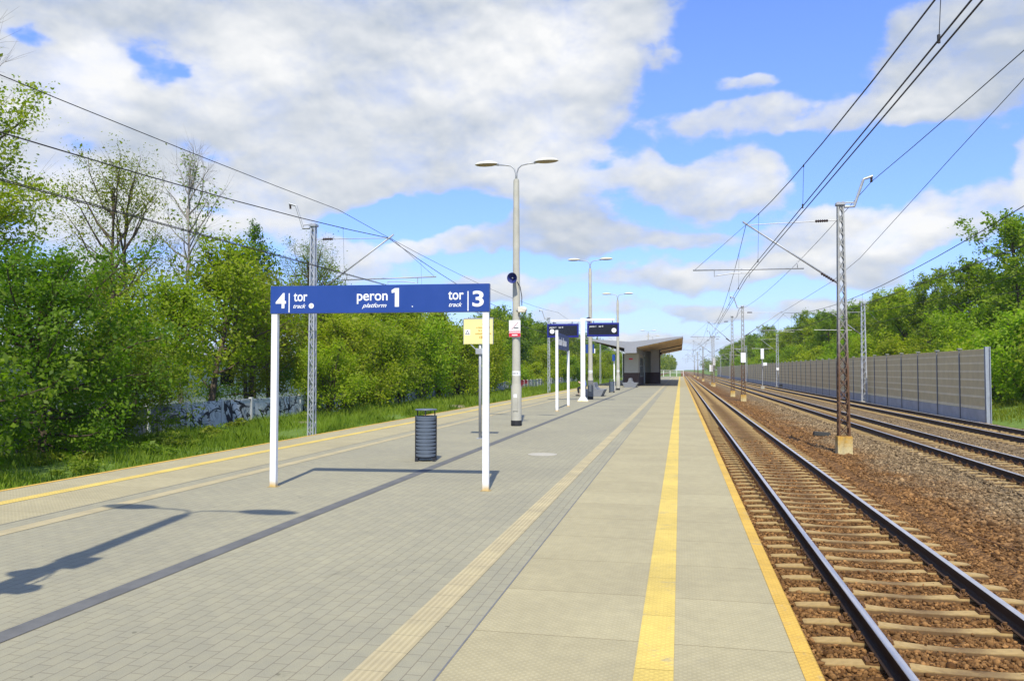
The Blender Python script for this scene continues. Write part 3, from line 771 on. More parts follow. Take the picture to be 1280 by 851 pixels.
# manhole cover in the paving
mh = MB().lathe([(.29, .0), (.29, .004), (.275, .005), (.0, .005)], n=36).build('manhole_cover', M['cream2'] if 'cream2' in M else mat('pale_concrete_cover', (.42, .39, .31), .9, var=.12, scale=8, bump=.3))
mh.location = (-2.69, 15.5, .001); tag(mh, 'pale round manhole cover set flush in the block paving', 'manhole cover')

# yellow notice on a thin grey post
nt = empty('warning_notice', (-4.80, 18.74, 0), 'pale yellow notice board with orange print on a thin grey post', 'notice board')
MB().tube([(0, 0, 0), (0, 0, 2.9)], .035, 10).build('post', M['greymetal'], nt, smooth=True)
nb = MB().box(-.40, .33, -.06, -.045, 2.31, 2.92).build('board', M['yellowsign'], nt)
MB().box(-.41, .34, -.065, -.03, 2.92, 2.945).box(-.41, -.40, -.065, -.03, 2.30, 2.92).box(.33, .34, -.065, -.03, 2.30, 2.92).build('board_frame', M['greymetal'], nb)
pc = MB().box(-.375, -.24, -.063, -.0605, 2.53, 2.665).build('pictogram', M['whitep'], nb)
MB().add([(-.365, -.0642, 2.545), (-.25, -.0642, 2.545), (-.3075, -.0642, 2.65), (-.343, -.0642, 2.558), (-.272, -.0642, 2.558), (-.3075, -.0642, 2.624)], [(0, 1, 4, 3), (1, 2, 5, 4), (2, 0, 3, 5)]).build('warning_triangle', M['bindark'], pc)
random.seed(12)
pr = MB()
for zc, x0, x1 in ((2.79, .06, .17), (2.71, -.08, .29), (2.635, -.03, .26), (2.56, -.11, .30), (2.485, -.01, .24), (2.455, -.01, .24)):
    x = x0
    while x < x1 - .02:
        w = random.uniform(.012, .026); pr.box(x, x + w, -.0625, -.0605, zc - .016, zc + random.choice((.012, .012, .02))); x += w + random.choice((.006, .006, .02))
pr.build('lettering', M['orange'], nb)
MB().box(-.10, .10, -.075, -.035, 2.06, 2.20).build('terminal_box', M['greymetal'], nt, bevel=.008)
MB().bar((-.24, -.03, 2.31), (-.06, -.03, 2.14), .02).build('brace', M['greymetal'], nt)
MB().box(-.08, .08, -.08, .08, 0, .012).build('foot_plate', M['greymetal'], nt)

# lamp posts
def lamp_post():
    e = empty('lamp_post', (0, 0, 0), 'x', 'lamp post', 'lamp posts along the middle of the platform')
    p = auto_smooth(MB().lathe([(.158, .16), (.155, 1.16), (.135, 1.24), (.128, 1.3), (.088, 7.38), (.075, 7.45)], n=24).build('pole', M['pole'], e), 50)
    auto_smooth(MB().lathe([(.162, 0), (.162, .165)], n=24).build('base_band', M['black'], p))
    auto_smooth(MB().lathe([(.1285, 1.50), (.1283, 1.64)], n=24).build('number_band', M['whitep'], p))
    for a in (-125, -100, -82, -60):
        k = MB().box(-.008, .008, -.131, -.1285, 1.54, 1.60).build('number_mark', M['bindark'], p); k.rotation_euler[2] = R(a + 90)
    MB().box(-.07, .07, -.17, -.15, .45, .85).build('inspection_hatch', M['pole'], p)
    for s in (-1, 1):
        a = MB().tube([(s * .01, 0, 7.35), (s * .015, 0, 7.62), (s * .06, 0, 7.78), (s * .16, 0, 7.87), (s * .34, 0, 7.905), (s * .64, 0, 7.93)], .022, 8).build('lamp_arm', M['greymetal'], e, smooth=True)
        h = auto_smooth(MB().ellipsoid((s * .93, 0, 7.955), (.37, .16, .105), 22, 8, zlo=0.0, zhi=1.0).build('lamp_shell', M['lampshell'], e), 60)
        auto_smooth(MB().ellipsoid((s * .93, 0, 7.953), (.35, .15, .055), 22, 6, zlo=-1.0, zhi=0.0).build('lamp_bowl', M['lampbowl'], h), 60)
        MB().tube([(s * .55, 0, 7.93), (s * .66, 0, 7.95)], .04, 8).build('lamp_collar', M['greymetal'], h, smooth=True)
    return e
def loudspeaker(e, z=4.42, camera=True):
    s = auto_smooth(MB().lathe([(.03, -.20), (.05, -.10), (.075, -.02), (.155, .12), (.16, .13), (.148, .12), (.07, .0), (.05, -.02)], n=22).build('loudspeaker', M['speaker'], e), 50)
    s.location = (-.03, -.27, z); s.rotation_euler = (R(96), 0, R(-8))
    b = MB().bar((0, -.05, 0), (0, -.2, 0), .03).build('speaker_bracket', M['greymetal'], s); b.rotation_euler = (R(-90), 0, 0); b.location = (0, 0, -.1)
    if camera:
        MB().tube([(.05, -.1, z - .1), (.14, -.12, z - .25), (.19, -.1, z - .55), (.19, -.1, z - .82)], .012, 6).build('cable', M['black'], e, smooth=True)
        c = MB().box(.08, .3, -.18, -.02, z - 1.02, z - .86).build('camera_case', M['camcase'], e, bevel=.02)
        auto_smooth(MB().ellipsoid((.26, -.1, z - .94), (.09, .09, .09)).build('camera_dome', M['camcase'], c), 80)
        MB().box(.02, .1, -.13, -.09, z - .97, z - .92).build('camera_bracket', M['greymetal'], c)
LY = [2.75, 23.24, 44.75, 65.5, 128, 149, 170, 191]
LX = [-4.74, -4.83, -5.0, -5.04, -5.0, -5.0, -5.0, -5.0]
LL = ['concrete lamp post off the near end of the platform whose shadow falls across the paving',
      'tall concrete double lamp post with blue loudspeaker and no smoking plate behind the bin',
      'concrete double lamp post standing directly behind the white display stand',
      'concrete double lamp post between the second bin and the shelter',
      'thin double lamp post rising above the shelter roof', 'double lamp post just beyond the shelter roof', 'double lamp post well beyond the shelter', 'last double lamp post by the white end railing']
lp0 = lamp_post(); lamps = [lp0] + [copy_tree(lp0) for _ in LY[1:]]
for o, x, y, l in zip(lamps, LX, LY, LL): o.location = (x, y, 0); o['label'] = l
loudspeaker(lamps[0]); loudspeaker(lamps[1])
MB().box(-.10, .10, -.26, -.10, 4.8, 5.1).build('equipment_box', M['greymetal'], lamps[0], bevel=.02)
MB().box(.1, .24, -.1, .1, 4.3, 4.6).build('equipment_box', M['greymetal'], lamps[0], bevel=.02); loudspeaker(lamps[2], 4.5, False)
# no-smoking plate on the second pole
pl = flat('no_smoking_plate', -.19, .16, 2.66, 3.16, -.162, .006, M['whitep'], lamps[1]); 
flat('red_band', -.188, .158, 2.665, 2.78, -.1650, .002, M['red'], pl); flat('red_band', -.188, .158, 2.81, 2.835, -.1650, .002, M['red'], pl)
MB().bar((-.12, -.1645, 2.88), (.10, -.1645, 3.11), .028, .003).build('red_slash', M['red'], pl)
flat('cigarette', -.04, .10, 2.915, 2.945, -.1638, .001, M['bindark'], pl)
flat('white_print', -.10, .07, 2.70, 2.735, -.1672, .001, M['whitep'], pl)
flat('pole_sticker', -.05, .05, .78, .95, -.165, .003, M['whitep'], lamps[1])
# small blue plate with a white flap on the third pole, and a dark shell round its lower part
bp = flat('blue_plate', -.29, .20, 2.62, 3.12, .14, .012, M['blue'], lamps[2]); flat('white_flap', .10, .26, 2.62, 2.88, .155, .006, M['whitep'], bp)
auto_smooth(MB().lathe([(.165, .17), (.163, 1.0), (.155, 1.08)], n=24).build('dark_lower_shell', M['darkconcrete'], lamps[2]), 50)

# station name board: two posts in line with the track
nb_ = empty('station_name_board', (-4.95, 33.7, 0), 'dark blue station name board seen edge on between two slim white posts', 'name board', rz=R(1.7))
for s in (-1, 1):
    p = MB().box(-.055, .055, s * 2.1 - .055, s * 2.1 + .055, 0, 3.28 if s < 0 else 2.55).build('post', M['white'], nb_, bevel=.006)
    MB().box(-.08, .08, s * 2.1 - .08, s * 2.1 + .08, 0, .006).build('foot_plate', M['foot'], p)
nbb = MB().box(-.03, .03, -2.02, 2.1, 2.52, 3.2).build('board', M['navy'], nb_)
random.seed(5)
lt = MB(); y = -1.85; widths = 'aAaaaa a Aaaaaaa'
for ch in 'llnnonln dlonnon':
    if ch == ' ': y += .14; continue
    h = .34 if ch in 'ld' else .23; w = .05 if ch == 'l' else .17
    z0 = 2.70
    if ch == 'l': lt.box(.031, .034, y, y + w, z0, z0 + h)
    else:
        lt.box(.031, .034, y, y + .045, z0, z0 + .23); lt.box(.031, .034, y + w - .045, y + w, z0, z0 + h); lt.box(.031, .034, y + .045, y + w - .045, z0 + .185, z0 + .23)
        if ch in 'od': lt.box(.031, .034, y + .045, y + w - .045, z0, z0 + .045)
    y += w + .055
lt.build('lettering', M['whitep'], nbb)

# departure displays on a T-shaped stand
ds = empty('display_stand', (-5.08, 41.9, 0), 'white T-shaped stand carrying two dark blue departure displays with clocks', 'display stand', rz=R(4))
po = MB().box(-.12, .12, -.10, .10, 0, 4.42).build('post', M['white'], ds, bevel=.012)
MB().add([(-.3, -.28, 0), (.3, -.28, 0), (.3, .28, 0), (-.3, .28, 0), (-.13, -.11, .22), (.13, -.11, .22), (.13, .11, .22), (-.13, .11, .22)], [(0, 3, 2, 1), (4, 5, 6, 7), (0, 1, 5, 4), (1, 2, 6, 5), (2, 3, 7, 6), (3, 0, 4, 7)]).build('foot', M['white'], po)
MB().box(-1.72, -.125, -.06, .06, 4.24, 4.36).build('cross_bar', M['whitep'], ds); MB().box(.125, 1.68, -.06, .06, 4.28, 4.40).build('cross_bar', M['whitep'], ds)
for s, t3 in ((-1, 'tor 4'), (1, 'tor 3')):
    x0, x1 = (-1.90, -.22) if s < 0 else (.23, 1.92); dz = 0 if s < 0 else .04
    d = MB().box(x0, x1, -.14, .14, 3.40 + dz, 4.13 + dz).build('display', M['bluedark'], ds, bevel=.015)
    for xx in (x0 + .35, x1 - .35): MB().box(xx - .02, xx + .02, -.02, .02, 4.12 + dz, 4.26 + dz).build('hanger', M['bluedark'], d)
    flat('screen', x0 + .08, x1 - .08, 3.50 + dz, 4.03 + dz, -.146, .004, M['screen'], d)
    st('peron 1', .115, x0 + .13, 3.90 + dz, .002, par=d, y=-.149); st(t3, .115, x0 + .62, 3.90 + dz, .002, par=d, y=-.149)
    cx = x0 + .27 if s < 0 else x1 - .27
    ck = MB().lathe([(.125, 0), (.125, .008), (.118, .012)], n=26).build('clock', M['whitep'], d); ck.rotation_euler = (R(90), 0, 0); ck.location = (cx, -.147, 3.72 + dz)
    hd = MB().box(-.006, .006, -.01, .075, .0125, .015).build('clock_hand', M['bindark'], ck); hd = MB().box(-.05, .01, -.008, .006, .0155, .017).build('clock_hand', M['bindark'], ck)

# concrete benches, double sided
def bench():
    e = empty('concrete_bench', (0, 0, 0), 'x', 'bench', 'concrete benches on the platform')
    MB().prism([(-.52, 0), (.52, 0), (.74, .43), (-.74, .43)], 0, 2.1).build('seat', M['bench'], e, bevel=.015)
    MB().prism([(-.30, .43), (.30, .43), (.17, .58), (.11, .86), (-.11, .86), (-.17, .58)], 0, 2.1).build('backrest', M['bench'], e, bevel=.015)
    return e
be1 = bench(); be1.location = (-5.42, 49.6, 0); be1['label'] = 'grey concrete bench with a seated person, behind the display stand'
be2 = copy_tree(be1); be2.location = (-4.72, 75.9, 0); be2['label'] = 'grey concrete bench at the brick corner of the shelter'

# small blue sign on a slim white post by the second bin
bs = empty('small_post_sign', (-5.02, 61.5, 0), 'small blue sign on a slim white post behind the second bin', 'sign')
MB().box(-.05, .05, -.05, .05, 0, 2.45).build('post', M['white'], bs); 
pb = MB().box(-.13, .07, -.22, .22, 2.35, 2.86).build('sign_plate', M['blue'], bs); pb.rotation_euler[2] = 0

# ------------------------------------------------------------------ seated person in a blue shirt
def skin_body(name, pts, edges, radii, m, parent, sub=2, root=0):
    me = bpy.data.meshes.new(name); me.from_pydata(pts, edges, []); o = bpy.data.objects.new(name, me); col.objects.link(o)
    o.modifiers.new('skin', 'SKIN'); sb = o.modifiers.new('sub', 'SUBSURF'); sb.levels = sb.render_levels = sub
    for i, r in enumerate(radii):
        me.skin_vertices[0].data[i].radius = (r, r) if not isinstance(r, tuple) else r
        me.skin_vertices[0].data[i].use_root = (i == root)
    bpy.context.view_layer.update()
    nm = bpy.data.meshes.new_from_object(o.evaluated_get(bpy.context.evaluated_depsgraph_get()))
    bpy.data.objects.remove(o); nm.materials.clear(); nm.materials.append(m); nm.shade_smooth()
    return put(name, nm, parent)
pe = empty('person', (-5.99, 50.25, 0), 'person in a blue shirt and dark trousers sitting on the bench behind the white post', 'person')
# facing -X; local x forward = -x
P_ = [(0, 0, .56), (-.02, 0, .72), (-.05, 0, .92), (-.06, 0, 1.04), (-.075, 0, 1.11), (-.09, 0, 1.2), (-.105, 0, 1.30),
      (-.05, .16, 1.0), (-.10, .21, .80), (-.30, .13, .84), (-.39, .07, .93), (-.05, -.16, 1.0), (-.10, -.21, .80), (-.30, -.13, .84), (-.39, -.07, .93),
      (-.04, .10, .53), (-.42, .12, .52), (-.40, .12, .12), (-.04, -.10, .53), (-.42, -.12, .52), (-.36, -.12, .12)]
E_ = [(0, 1), (1, 2), (2, 3), (3, 4), (4, 5), (5, 6), (3, 7), (7, 8), (8, 9), (9, 10), (3, 11), (11, 12), (12, 13), (13, 14), (0, 15), (15, 16), (16, 17), (0, 18), (18, 19), (19, 20)]
r_ = [.14, .125, .14, .09, .05, .085, .075, .065, .048, .038, .04, .065, .048, .038, .04, .09, .065, .045, .09, .065, .045]
body = skin_body('body', P_, E_, r_, M['skin'], pe)
skin_body('shirt', [(0, 0, .58), (-.02, 0, .72), (-.05, 0, .92), (-.06, 0, 1.04), (-.05, .16, 1.0), (-.10, .21, .82), (-.05, -.16, 1.0), (-.10, -.21, .82)],
          [(0, 1), (1, 2), (2, 3), (3, 4), (4, 5), (3, 6), (6, 7)], [.155, .142, .157, .10, .08, .063, .08, .063], M['shirt'], pe)
skin_body('trousers', [(0, 0, .55), (-.04, .10, .53), (-.42, .12, .52), (-.40, .12, .16), (-.04, -.10, .53), (-.42, -.12, .52), (-.36, -.12, .16)],
          [(0, 1), (1, 2), (2, 3), (0, 4), (4, 5), (5, 6)], [.15, .105, .08, .06, .105, .08, .06], M['trousers'], pe)
MB().ellipsoid((-.085, 0, 1.27), (.105, .09, .10), 16, 8, zlo=-.1).build('hair', M['hair'], pe, smooth=True)
for s, x in ((1, -.42), (-1, -.38)): MB().ellipsoid((x - .05, s * .12, .045), (.14, .05, .055), 14, 7).build('shoe', M['shoe'], pe, smooth=True)

# ------------------------------------------------------------------ shelter with butterfly roof
sh = empty('platform_shelter', (0, 80, 0), 'platform shelter with a grey winged roof, wooden underside and dark brick base', 'shelter')
def wood():
    m = mat('varnished_wood_soffit', (.5, .34, .17), .6); t, b = nodes(m); tc = t.add('ShaderNodeTexCoord').outputs['Object']; x, y, z = t.xyz(tc)
    br = brick(t, t.comb(y, x), 6.0, .14, .006, .5, (.82, .62, .36), (.72, .53, .29), (.3, .2, .1))
    n = t.noise(t.comb(t.m('MULTIPLY', x, 9), t.m('MULTIPLY', y, .8)), 2.0, 5, .6)
    setcol(t, b, t.mix(1.0, br.outputs['Color'], t.mix(t.step(n, .3, .7), (.8, .78, .74), (1.12, 1.1, 1.06)), 'MULTIPLY')); return m
M['wood'] = wood()
def bricks_dark():
    m = mat('dark_brown_brick', (.06, .03, .025), .8); t, b = nodes(m); tc = t.add('ShaderNodeTexCoord').outputs['Object']; x, y, z = t.xyz(tc)
    br = brick(t, t.comb(t.m('ADD', x, y), z), .25, .075, .01, .5, (.07, .036, .03), (.05, .026, .022), (.10, .08, .07))
    setcol(t, b, br.outputs['Color']); return m
M['brickdark'] = bricks_dark()
L = 52.0
# outline of the fascia in (x, z): tips high, valley box low in the middle
rt = [(-4.30, 3.36), (-4.30, 3.92), (.26, 4.86), (.30, 5.02), (-4.70, 4.50), (-5.0, 4.50), (-8.75, 4.78), (-8.72, 4.60), (-5.5, 3.86), (-5.5, 3.36)]
roof = MB().prism(rt, 0, L).build('roof', M['roofgrey'], sh)
sf = MB().add([(-4.29, .25, 3.905), (.24, .25, 4.84), (.24, L - .25, 4.84), (-4.29, L - .25, 3.905)], [(0, 1, 2, 3)]).add([(-4.29, .25, 3.917), (.24, .25, 4.852), (.24, L - .25, 4.852), (-4.29, L - .25, 3.917)], [(3, 2, 1, 0)]).build('soffit', M['wood'], roof)
sf = MB().add([(-5.51, .25, 3.845), (-8.68, .25, 4.575), (-8.68, L - .25, 4.575), (-5.51, L - .25, 3.845)], [(3, 2, 1, 0)]).build('soffit', M['wood'], roof)
for yy in (22.0, 38.0):
    MB().add([(-4.29, yy, 3.80), (.2, yy, 4.73), (.2, yy + .35, 4.73), (-4.29, yy + .35, 3.80), (-4.29, yy, 3.895), (.2, yy, 4.83), (.2, yy + .35, 4.83), (-4.29, yy + .35, 3.895)], [(0, 3, 2, 1), (4, 5, 6, 7), (0, 1, 5, 4), (1, 2, 6, 5), (2, 3, 7, 6), (3, 0, 4, 7)]).build('roof_beam', M['bindark'], roof)
for k in range(9):
    yy = 1.5 + 6 * k
    MB().add([(-8.6, yy, 4.46), (-5.52, yy, 3.72), (-5.52, yy + .3, 3.72), (-8.6, yy + .3, 4.46), (-8.6, yy, 4.55), (-5.52, yy, 3.84), (-5.52, yy + .3, 3.84), (-8.6, yy + .3, 4.55)], [(0, 3, 2, 1), (4, 5, 6, 7), (0, 1, 5, 4), (1, 2, 6, 5), (2, 3, 7, 6), (3, 0, 4, 7)]).build('roof_beam', M['bindark'], roof)
def clad(name, x0, x1, y0, y1, split=1.36, top=3.36):
    w = MB().box(x0, x1, y0, y1, split, top).build('wall', M['wallwhite'], sh)
    MB().box(x0 - .012, x1 + .012, y0 - .012, y1 + .012, 0, split - .002).build('brick_base', M['brickdark'], w)
    return w
clad('wall', -5.75, -4.28, 3.0, 5.0); w = clad('wall', -3.45, -2.42, 15.0, 17.0, top=4.05)
clad('wall', -4.14, -3.5, 16.0, 17.0, split=1.36, top=3.9)
def glass():
    m = bpy.data.materials.new('shelter_glass'); m.use_nodes = True; t = NT(m.node_tree); t.n.remove(t.n['Principled BSDF'])
    a = t.add('ShaderNodeBsdfTransparent'); a.inputs[0].default_value = (.62, .66, .62, 1); g = t.add('ShaderNodeBsdfGlossy'); g.inputs[1].default_value = .03
    x = t.add('ShaderNodeMixShader'); x.inputs[0].default_value = .14; t.l.new(a.outputs[0], x.inputs[1]); t.l.new(g.outputs[0], x.inputs[2]); t.l.new(x.outputs[0], t.n['Material Output'].inputs[0]); return m
M['glass'] = glass()
for x0, x1, openings in ((-4.42, -4.28, ((6.4, 14.6),)), (-5.75, -5.61, ((6.6, 9.4), (12.2, 14.6)))):
    y = 5.05
    for a, b in openings + ((14.95, 14.95),):
        if a - y > .1: clad('wall', x0, x1, y, a)
        if b > a:
            clad('wall', x0, x1, a + .013, b - .013, split=.9, top=.96)
            MB().box(x0, x1, a, b, 3.0, 3.36).build('wall', M['wallwhite'], sh)
            wdw = MB().box(x0 + .05, x0 + .07, a, b, .96, 3.0).build('window', M['glass'], sh)
            for yy in (a, a + (b - a) / 3, a + (b - a) * 2 / 3, b - .06): MB().box(x0 + .03, x1 - .02, yy, yy + .06, .96, 3.0).build('frame', M['greymetal'], wdw)
            MB().box(x0 + .03, x1 - .02, a, b, 2.1, 2.15).build('frame', M['greymetal'], wdw)
        y = b
MB().box(-5.87, -5.764, 2.95, 3.2, 0, 3.36).build('corner_post', M['bindark'], sh)
MB().box(-2.412, -2.34, 14.95, 17.05, 0, 4.08).build('corner_post', M['bindark'], sh)
flat('red_plate', -5.25, -4.85, 2.72, 2.88, 2.98, .015, M['red'], sh)
cc = MB().box(-2.33, -2.15, 14.8, 15.1, 3.3, 3.7).build('wall_lamp', M['bindark'], sh); MB().box(-2.30, -2.18, 14.78, 14.80, 3.33, 3.45).build('lamp_glass', M['whitep'], cc)
for yy in (22, 30, 38, 46):
    for xx in (-5.35, -4.45): auto_smooth(MB().lathe([(.11, 0), (.11, 3.37)], (xx, yy, 0), 14).build('column', M['greymetal'], sh), 50)

# white railing at the platform end
rl = empty('end_railing', (0, 199.5, 0), 'white tubular railing across the far end of the platform', 'railing')
for k in range(7): MB().box(-8.9 + k * 1.6 - .05, -8.9 + k * 1.6 + .05, -.05, .05, 0, 1.5 if k < 6 else 1.55).build('post', M['whitep'], rl)
for z in (1.45, .95): MB().box(-8.9, .7, -.03, .03, z, z + .07).build('rail_bar', M['whitep'], rl)

# ------------------------------------------------------------------ catenary masts
def lattice(H, w0, w1, step=.42, leg=.055, lace=.028, cross=False):
    mb = MB()
    def wd(z): return (w0 + (w1 - w0) * z / H) / 2
    for sx in (-1, 1):
        for sy in (-1, 1): mb.bar((sx * wd(0), sy * wd(0), 0), (sx * wd(H), sy * wd(H), H), leg)
    n = int(H / step); dz = H / n
    for k in range(n):
        z0, z1 = k * dz, (k + 1) * dz; a, b = wd(z0), wd(z1)
        for s in ((-1, 1) if cross else (1 if k % 2 else -1,)):
          for t in (-1, 1):
            mb.bar((-s * a, t * (a + .006 * s), z0), (s * b, t * (b + .006 * s), z1), lace, lace * .8); mb.bar((t * (a + .006 * s), -s * a, z0), (t * (b + .006 * s), s * b, z1), lace * .8, lace)
    for z in (0.02, H * .5, H - .05):
        a = wd(z) + .02
        for t in (-1, 1): mb.bar((-a, t * a, z), (a, t * a, z), .05, .012); mb.bar((t * a, -a, z), (t * a, a, z), .05, .012)
    return mb
LAT1 = lattice(7.6, .31, .145, step=.38, leg=.05, lace=.026, cross=True).mesh('lattice_column', M['lattice'])
LAT2 = lattice(8.3, .38, .24).mesh('lattice_column', M['lattice_clean'])
LAT3 = lattice(8.05, .21, .145, step=.33, leg=.045, lace=.026).mesh('lattice_column', M['lattice_clean'])
def insul(mb, p0, p1, r=.055, n=6):
    p0, p1 = Vector(p0), Vector(p1); pts = []; rd = []
    for k in range(n * 2 + 1):
        pts.append(p0.lerp(p1, k / (n * 2))); rd.append(r if k % 2 else r * .45)
    return mb.tube(pts, rd, 8)
def cantilever(root, s, mx, reach, zb):
    """s: side the track lies on; local x = 0 at the mast axis, z = 0 at its foot (world -0.95 + 0.49)"""
    def P(dx, z): return (s * dx, 0, z - zb)
    e = MB().tube([P(.12, 4.5), P(reach + .12, 6.62)], .032, 8).tube([P(.12, 4.5), P(.14, 4.5)], .05, 8).build('strut', M['greymetal'], root, smooth=True)
    insul(MB(), P(.22, 4.56), P(.62, 4.83)).build('insulator', M['insulator'], e)
    t = MB().tube([P(.12, 6.55), P(reach - .12, 6.50)], .014, 6).build('tie', M['greymetal'], root)
    insul(MB(), P(.38, 6.545), P(.78, 6.54)).build('insulator', M['insulator'], t)
    u = MB().tube([P(1.15, 5.0), P(reach + 1.75, 5.03)], .024, 8).tube([P(1.35, 5.0), P(1.35, 5.26)], .014, 6).build('registration_tube', M['greymetal'], root, smooth=True)
    MB().tube([P(reach + 1.05, 5.03), P(reach + 1.05, 4.80), P(reach + .95, 4.83), P(reach + .5, 4.89), P(reach - .1, 4.90), P(reach - .08, 4.74)], .016, 6).build('steady_arm', M['greymetal'], u)
    MB().tube([P(reach + 1.7, 5.03), P(reach, 6.52)], .006, 4).build('stay_wire', M['wire'], u)
    # bracket with feeder insulator on the far side
    b = MB().tube([P(-.05, 6.98), P(-.42, 6.97), P(-.72, 7.85), P(-1.0, 7.94)], .045, 8).tube([P(-.42, 6.97), P(-.45, 7.1), P(.05, 7.12)], .02, 6).box(-.14, .14, -.14, .14, 7.03 - zb, 7.11 - zb).build('bracket', M['greymetal'], root, smooth=False)
    insul(MB(), P(-.97, 7.93), P(-.95, 7.74), .05, 4).build('insulator', M['insulator'], b)
def mast(x, y, s, reach, kind, label, group, cat='catenary mast', plate=None):
    zb = -.46 if kind == 1 else -.90
    r = empty('catenary_mast', (x, y, zb), label, cat, group)
    put('lattice_column', {1: LAT1, 3: LAT3}[kind], r)
    f = MB().box(-.225, .225, -.225, .225, -.75, 0).box(-.2, .2, -.2, .2, 0, .02).build('foundation', M['founding'], r, bevel=.02)
    cantilever(r, s, x, reach, zb)
    if plate: MB().box(-.20, .20, -.27, -.25, 2.75, 3.57).build('white_plate', M['whitep'], r)
    return r
G1 = 'lattice masts between the tracks'; G2 = 'lattice masts beyond the sunken track'; G3 = 'masts along the noise wall'
ordinal = ['first', 'second', 'third', 'fourth', 'fifth', 'sixth', 'seventh']
near_l = ['tall rusty footed lattice mast on a yellow stained concrete block beside the near track',
          'lattice mast with its arm over the near track, just past the white plated mast', 'lattice mast over the near track beside the twin white signal plates']
for k in range(6):
    y = 27.2 + 54 * k + (1.2 if k == 1 else 0)
    mast(5.14, y, -1, 2.95 - (.6 if k % 2 else 0), 1, near_l[k] if k < 3 else 'tiny far lattice mast reaching over the near track', G1 if k < 3 else G1)
sec_l = ['lattice mast bearing a large white plate, its arm reaching towards the noise wall', 'lattice mast with an arm towards the noise wall, before the signal plates']
for k in range(5):
    mast(5.22, 69.7 + 60 * k, 1, 3.1 + (.4 if k % 2 else 0), 1, sec_l[k] if k < 2 else 'tiny far lattice mast reaching over the second track', G1, plate=(k == 0))
far_l = ['grey lattice mast rising behind the peron sign from beyond the platform edge', 'grey lattice mast beyond the platform edge, behind the station name board', 'grey lattice mast beyond the platform edge, seen under the shelter roof']
for k in range(5):
    mast(-13.4, 27.15 + 54 * k, 1, 3.05, 3, far_l[k] if k < 3 else 'small far lattice mast beyond the sunken track', G2)
wl = ['clean grey lattice mast standing against the nearer part of the noise wall', 'second grey lattice mast along the noise wall, with a small white plate']
for k in range(5):
    r = empty('catenary_mast', (15.0, 70.6 + 60 * k, -1.0), wl[k] if k < 2 else 'tiny grey mast far along the noise wall', 'catenary mast', G3)
    put('lattice_column', LAT2, r); MB().box(-.35, .35, -.35, .35, -.3, .08).build('foundation', M['concrete'], r)
    zb = -1.0
    e = MB().tube([(-.15, 0, 5.6), (-2.5, 0, 7.5)], .032, 8).build('strut', M['greymetal'], r); insul(MB(), (-.3, 0, 5.72), (-.65, 0, 6.0)).build('insulator', M['insulator'], e)
    MB().tube([(-.15, 0, 7.5), (-2.4, 0, 7.5)], .014, 6).build('tie', M['greymetal'], r); MB().tube([(-.9, 0, 6.0), (-3.9, 0, 6.05)], .022, 6).build('registration_tube', M['greymetal'], r)
    if k == 1: MB().box(-.2, .2, -.28, -.26, 2.6, 3.0).build('white_plate', M['whitep'], r)

# ------------------------------------------------------------------ overhead wires
def span_pts(xa, xb, ya, yb, za, zb, sag, n=12):
    return [(xa + (xb - xa) * t, ya + (yb - ya) * t, za + (zb - za) * t - 4 * sag * t * (1 - t)) for t in [i / n for i in range(n + 1)]]
def overhead(cx, off, s0, span, ks, zm, sag, label, twin=True, n_drop=7, rm=.013, xm=None):
    e = empty('overhead_line', (cx, s0, 0), label, 'overhead line', 'overhead contact lines')
    mess = []; con = [[], []]; drops = []
    for k in ks:
        ya, yb = s0 + span * k, s0 + span * (k + 1); sa = off * (1 if k % 2 == 0 else -1); sb = -sa
        ma, mb_ = (sa * .9, sb * .9)
        q = [(x, y - s0, z) for x, y, z in span_pts(ma, mb_, ya, yb, zm, zm, sag, 16)]
        mess += q if not mess else q[1:]
        for j, dx in enumerate((-.045, .045) if twin else (0,)):
            q = [(x + dx, y - s0, z) for x, y, z in span_pts(sa, sb, ya, yb, 4.74, 4.74, .03, 4)]
            con[j] += q if not con[j] else q[1:]
        for d in range(n_drop):
            t = (d + .5) / n_drop; x = ma + (mb_ - ma) * t; z1 = zm - 4 * sag * t * (1 - t); y = span * (k + t)
            if s0 + y > 175: continue
            drops.append(((x, y, z1), (sa + (sb - sa) * t, y + .05, 4.76)))
    MB().tube(mess, rm, 5).build('messenger_wire', M['wire'], e)
    for c in con:
        if c: MB().tube(c, .0095, 5).build('contact_wire', M['wire'], e)
    for a, b in drops:
        MB().tube([a, b], .0038, 4).tube([(a[0], a[1], a[2] - .03), (a[0], a[1], a[2] + .02)], .012, 5).tube([(b[0], b[1], b[2] - .02), (b[0], b[1], b[2] + .06)], .016, 5).build('dropper', M['wire'], e)
    return e
overhead(2.5, -.36, 27.2, 54, range(-2, 7), 6.50, 1.42, 'twin contact wires and sagging messenger hung over the near track', rm=.010)
overhead(-10.75, .35, 27.15, 54, range(-2, 6), 6.50, 1.2, 'overhead wires above the sunken track, crossing in front of the graffiti fence trees')
overhead(8.42, -.25, 9.7, 60, range(-1, 6), 6.48, 1.25, 'overhead wires above the second track passing in front of the woodland', twin=True, rm=.013)
overhead(12.6, .25, 10.6, 60, range(-1, 6), 6.48, 1.25, 'overhead wires above the track along the noise wall', twin=False, rm=.013)
def feeder(name, pts, label, group='feeder wires', r=.0105):
    o = MB().tube(pts, r, 5).build(name, M['wire']); return tag(o, label, 'wire', group)
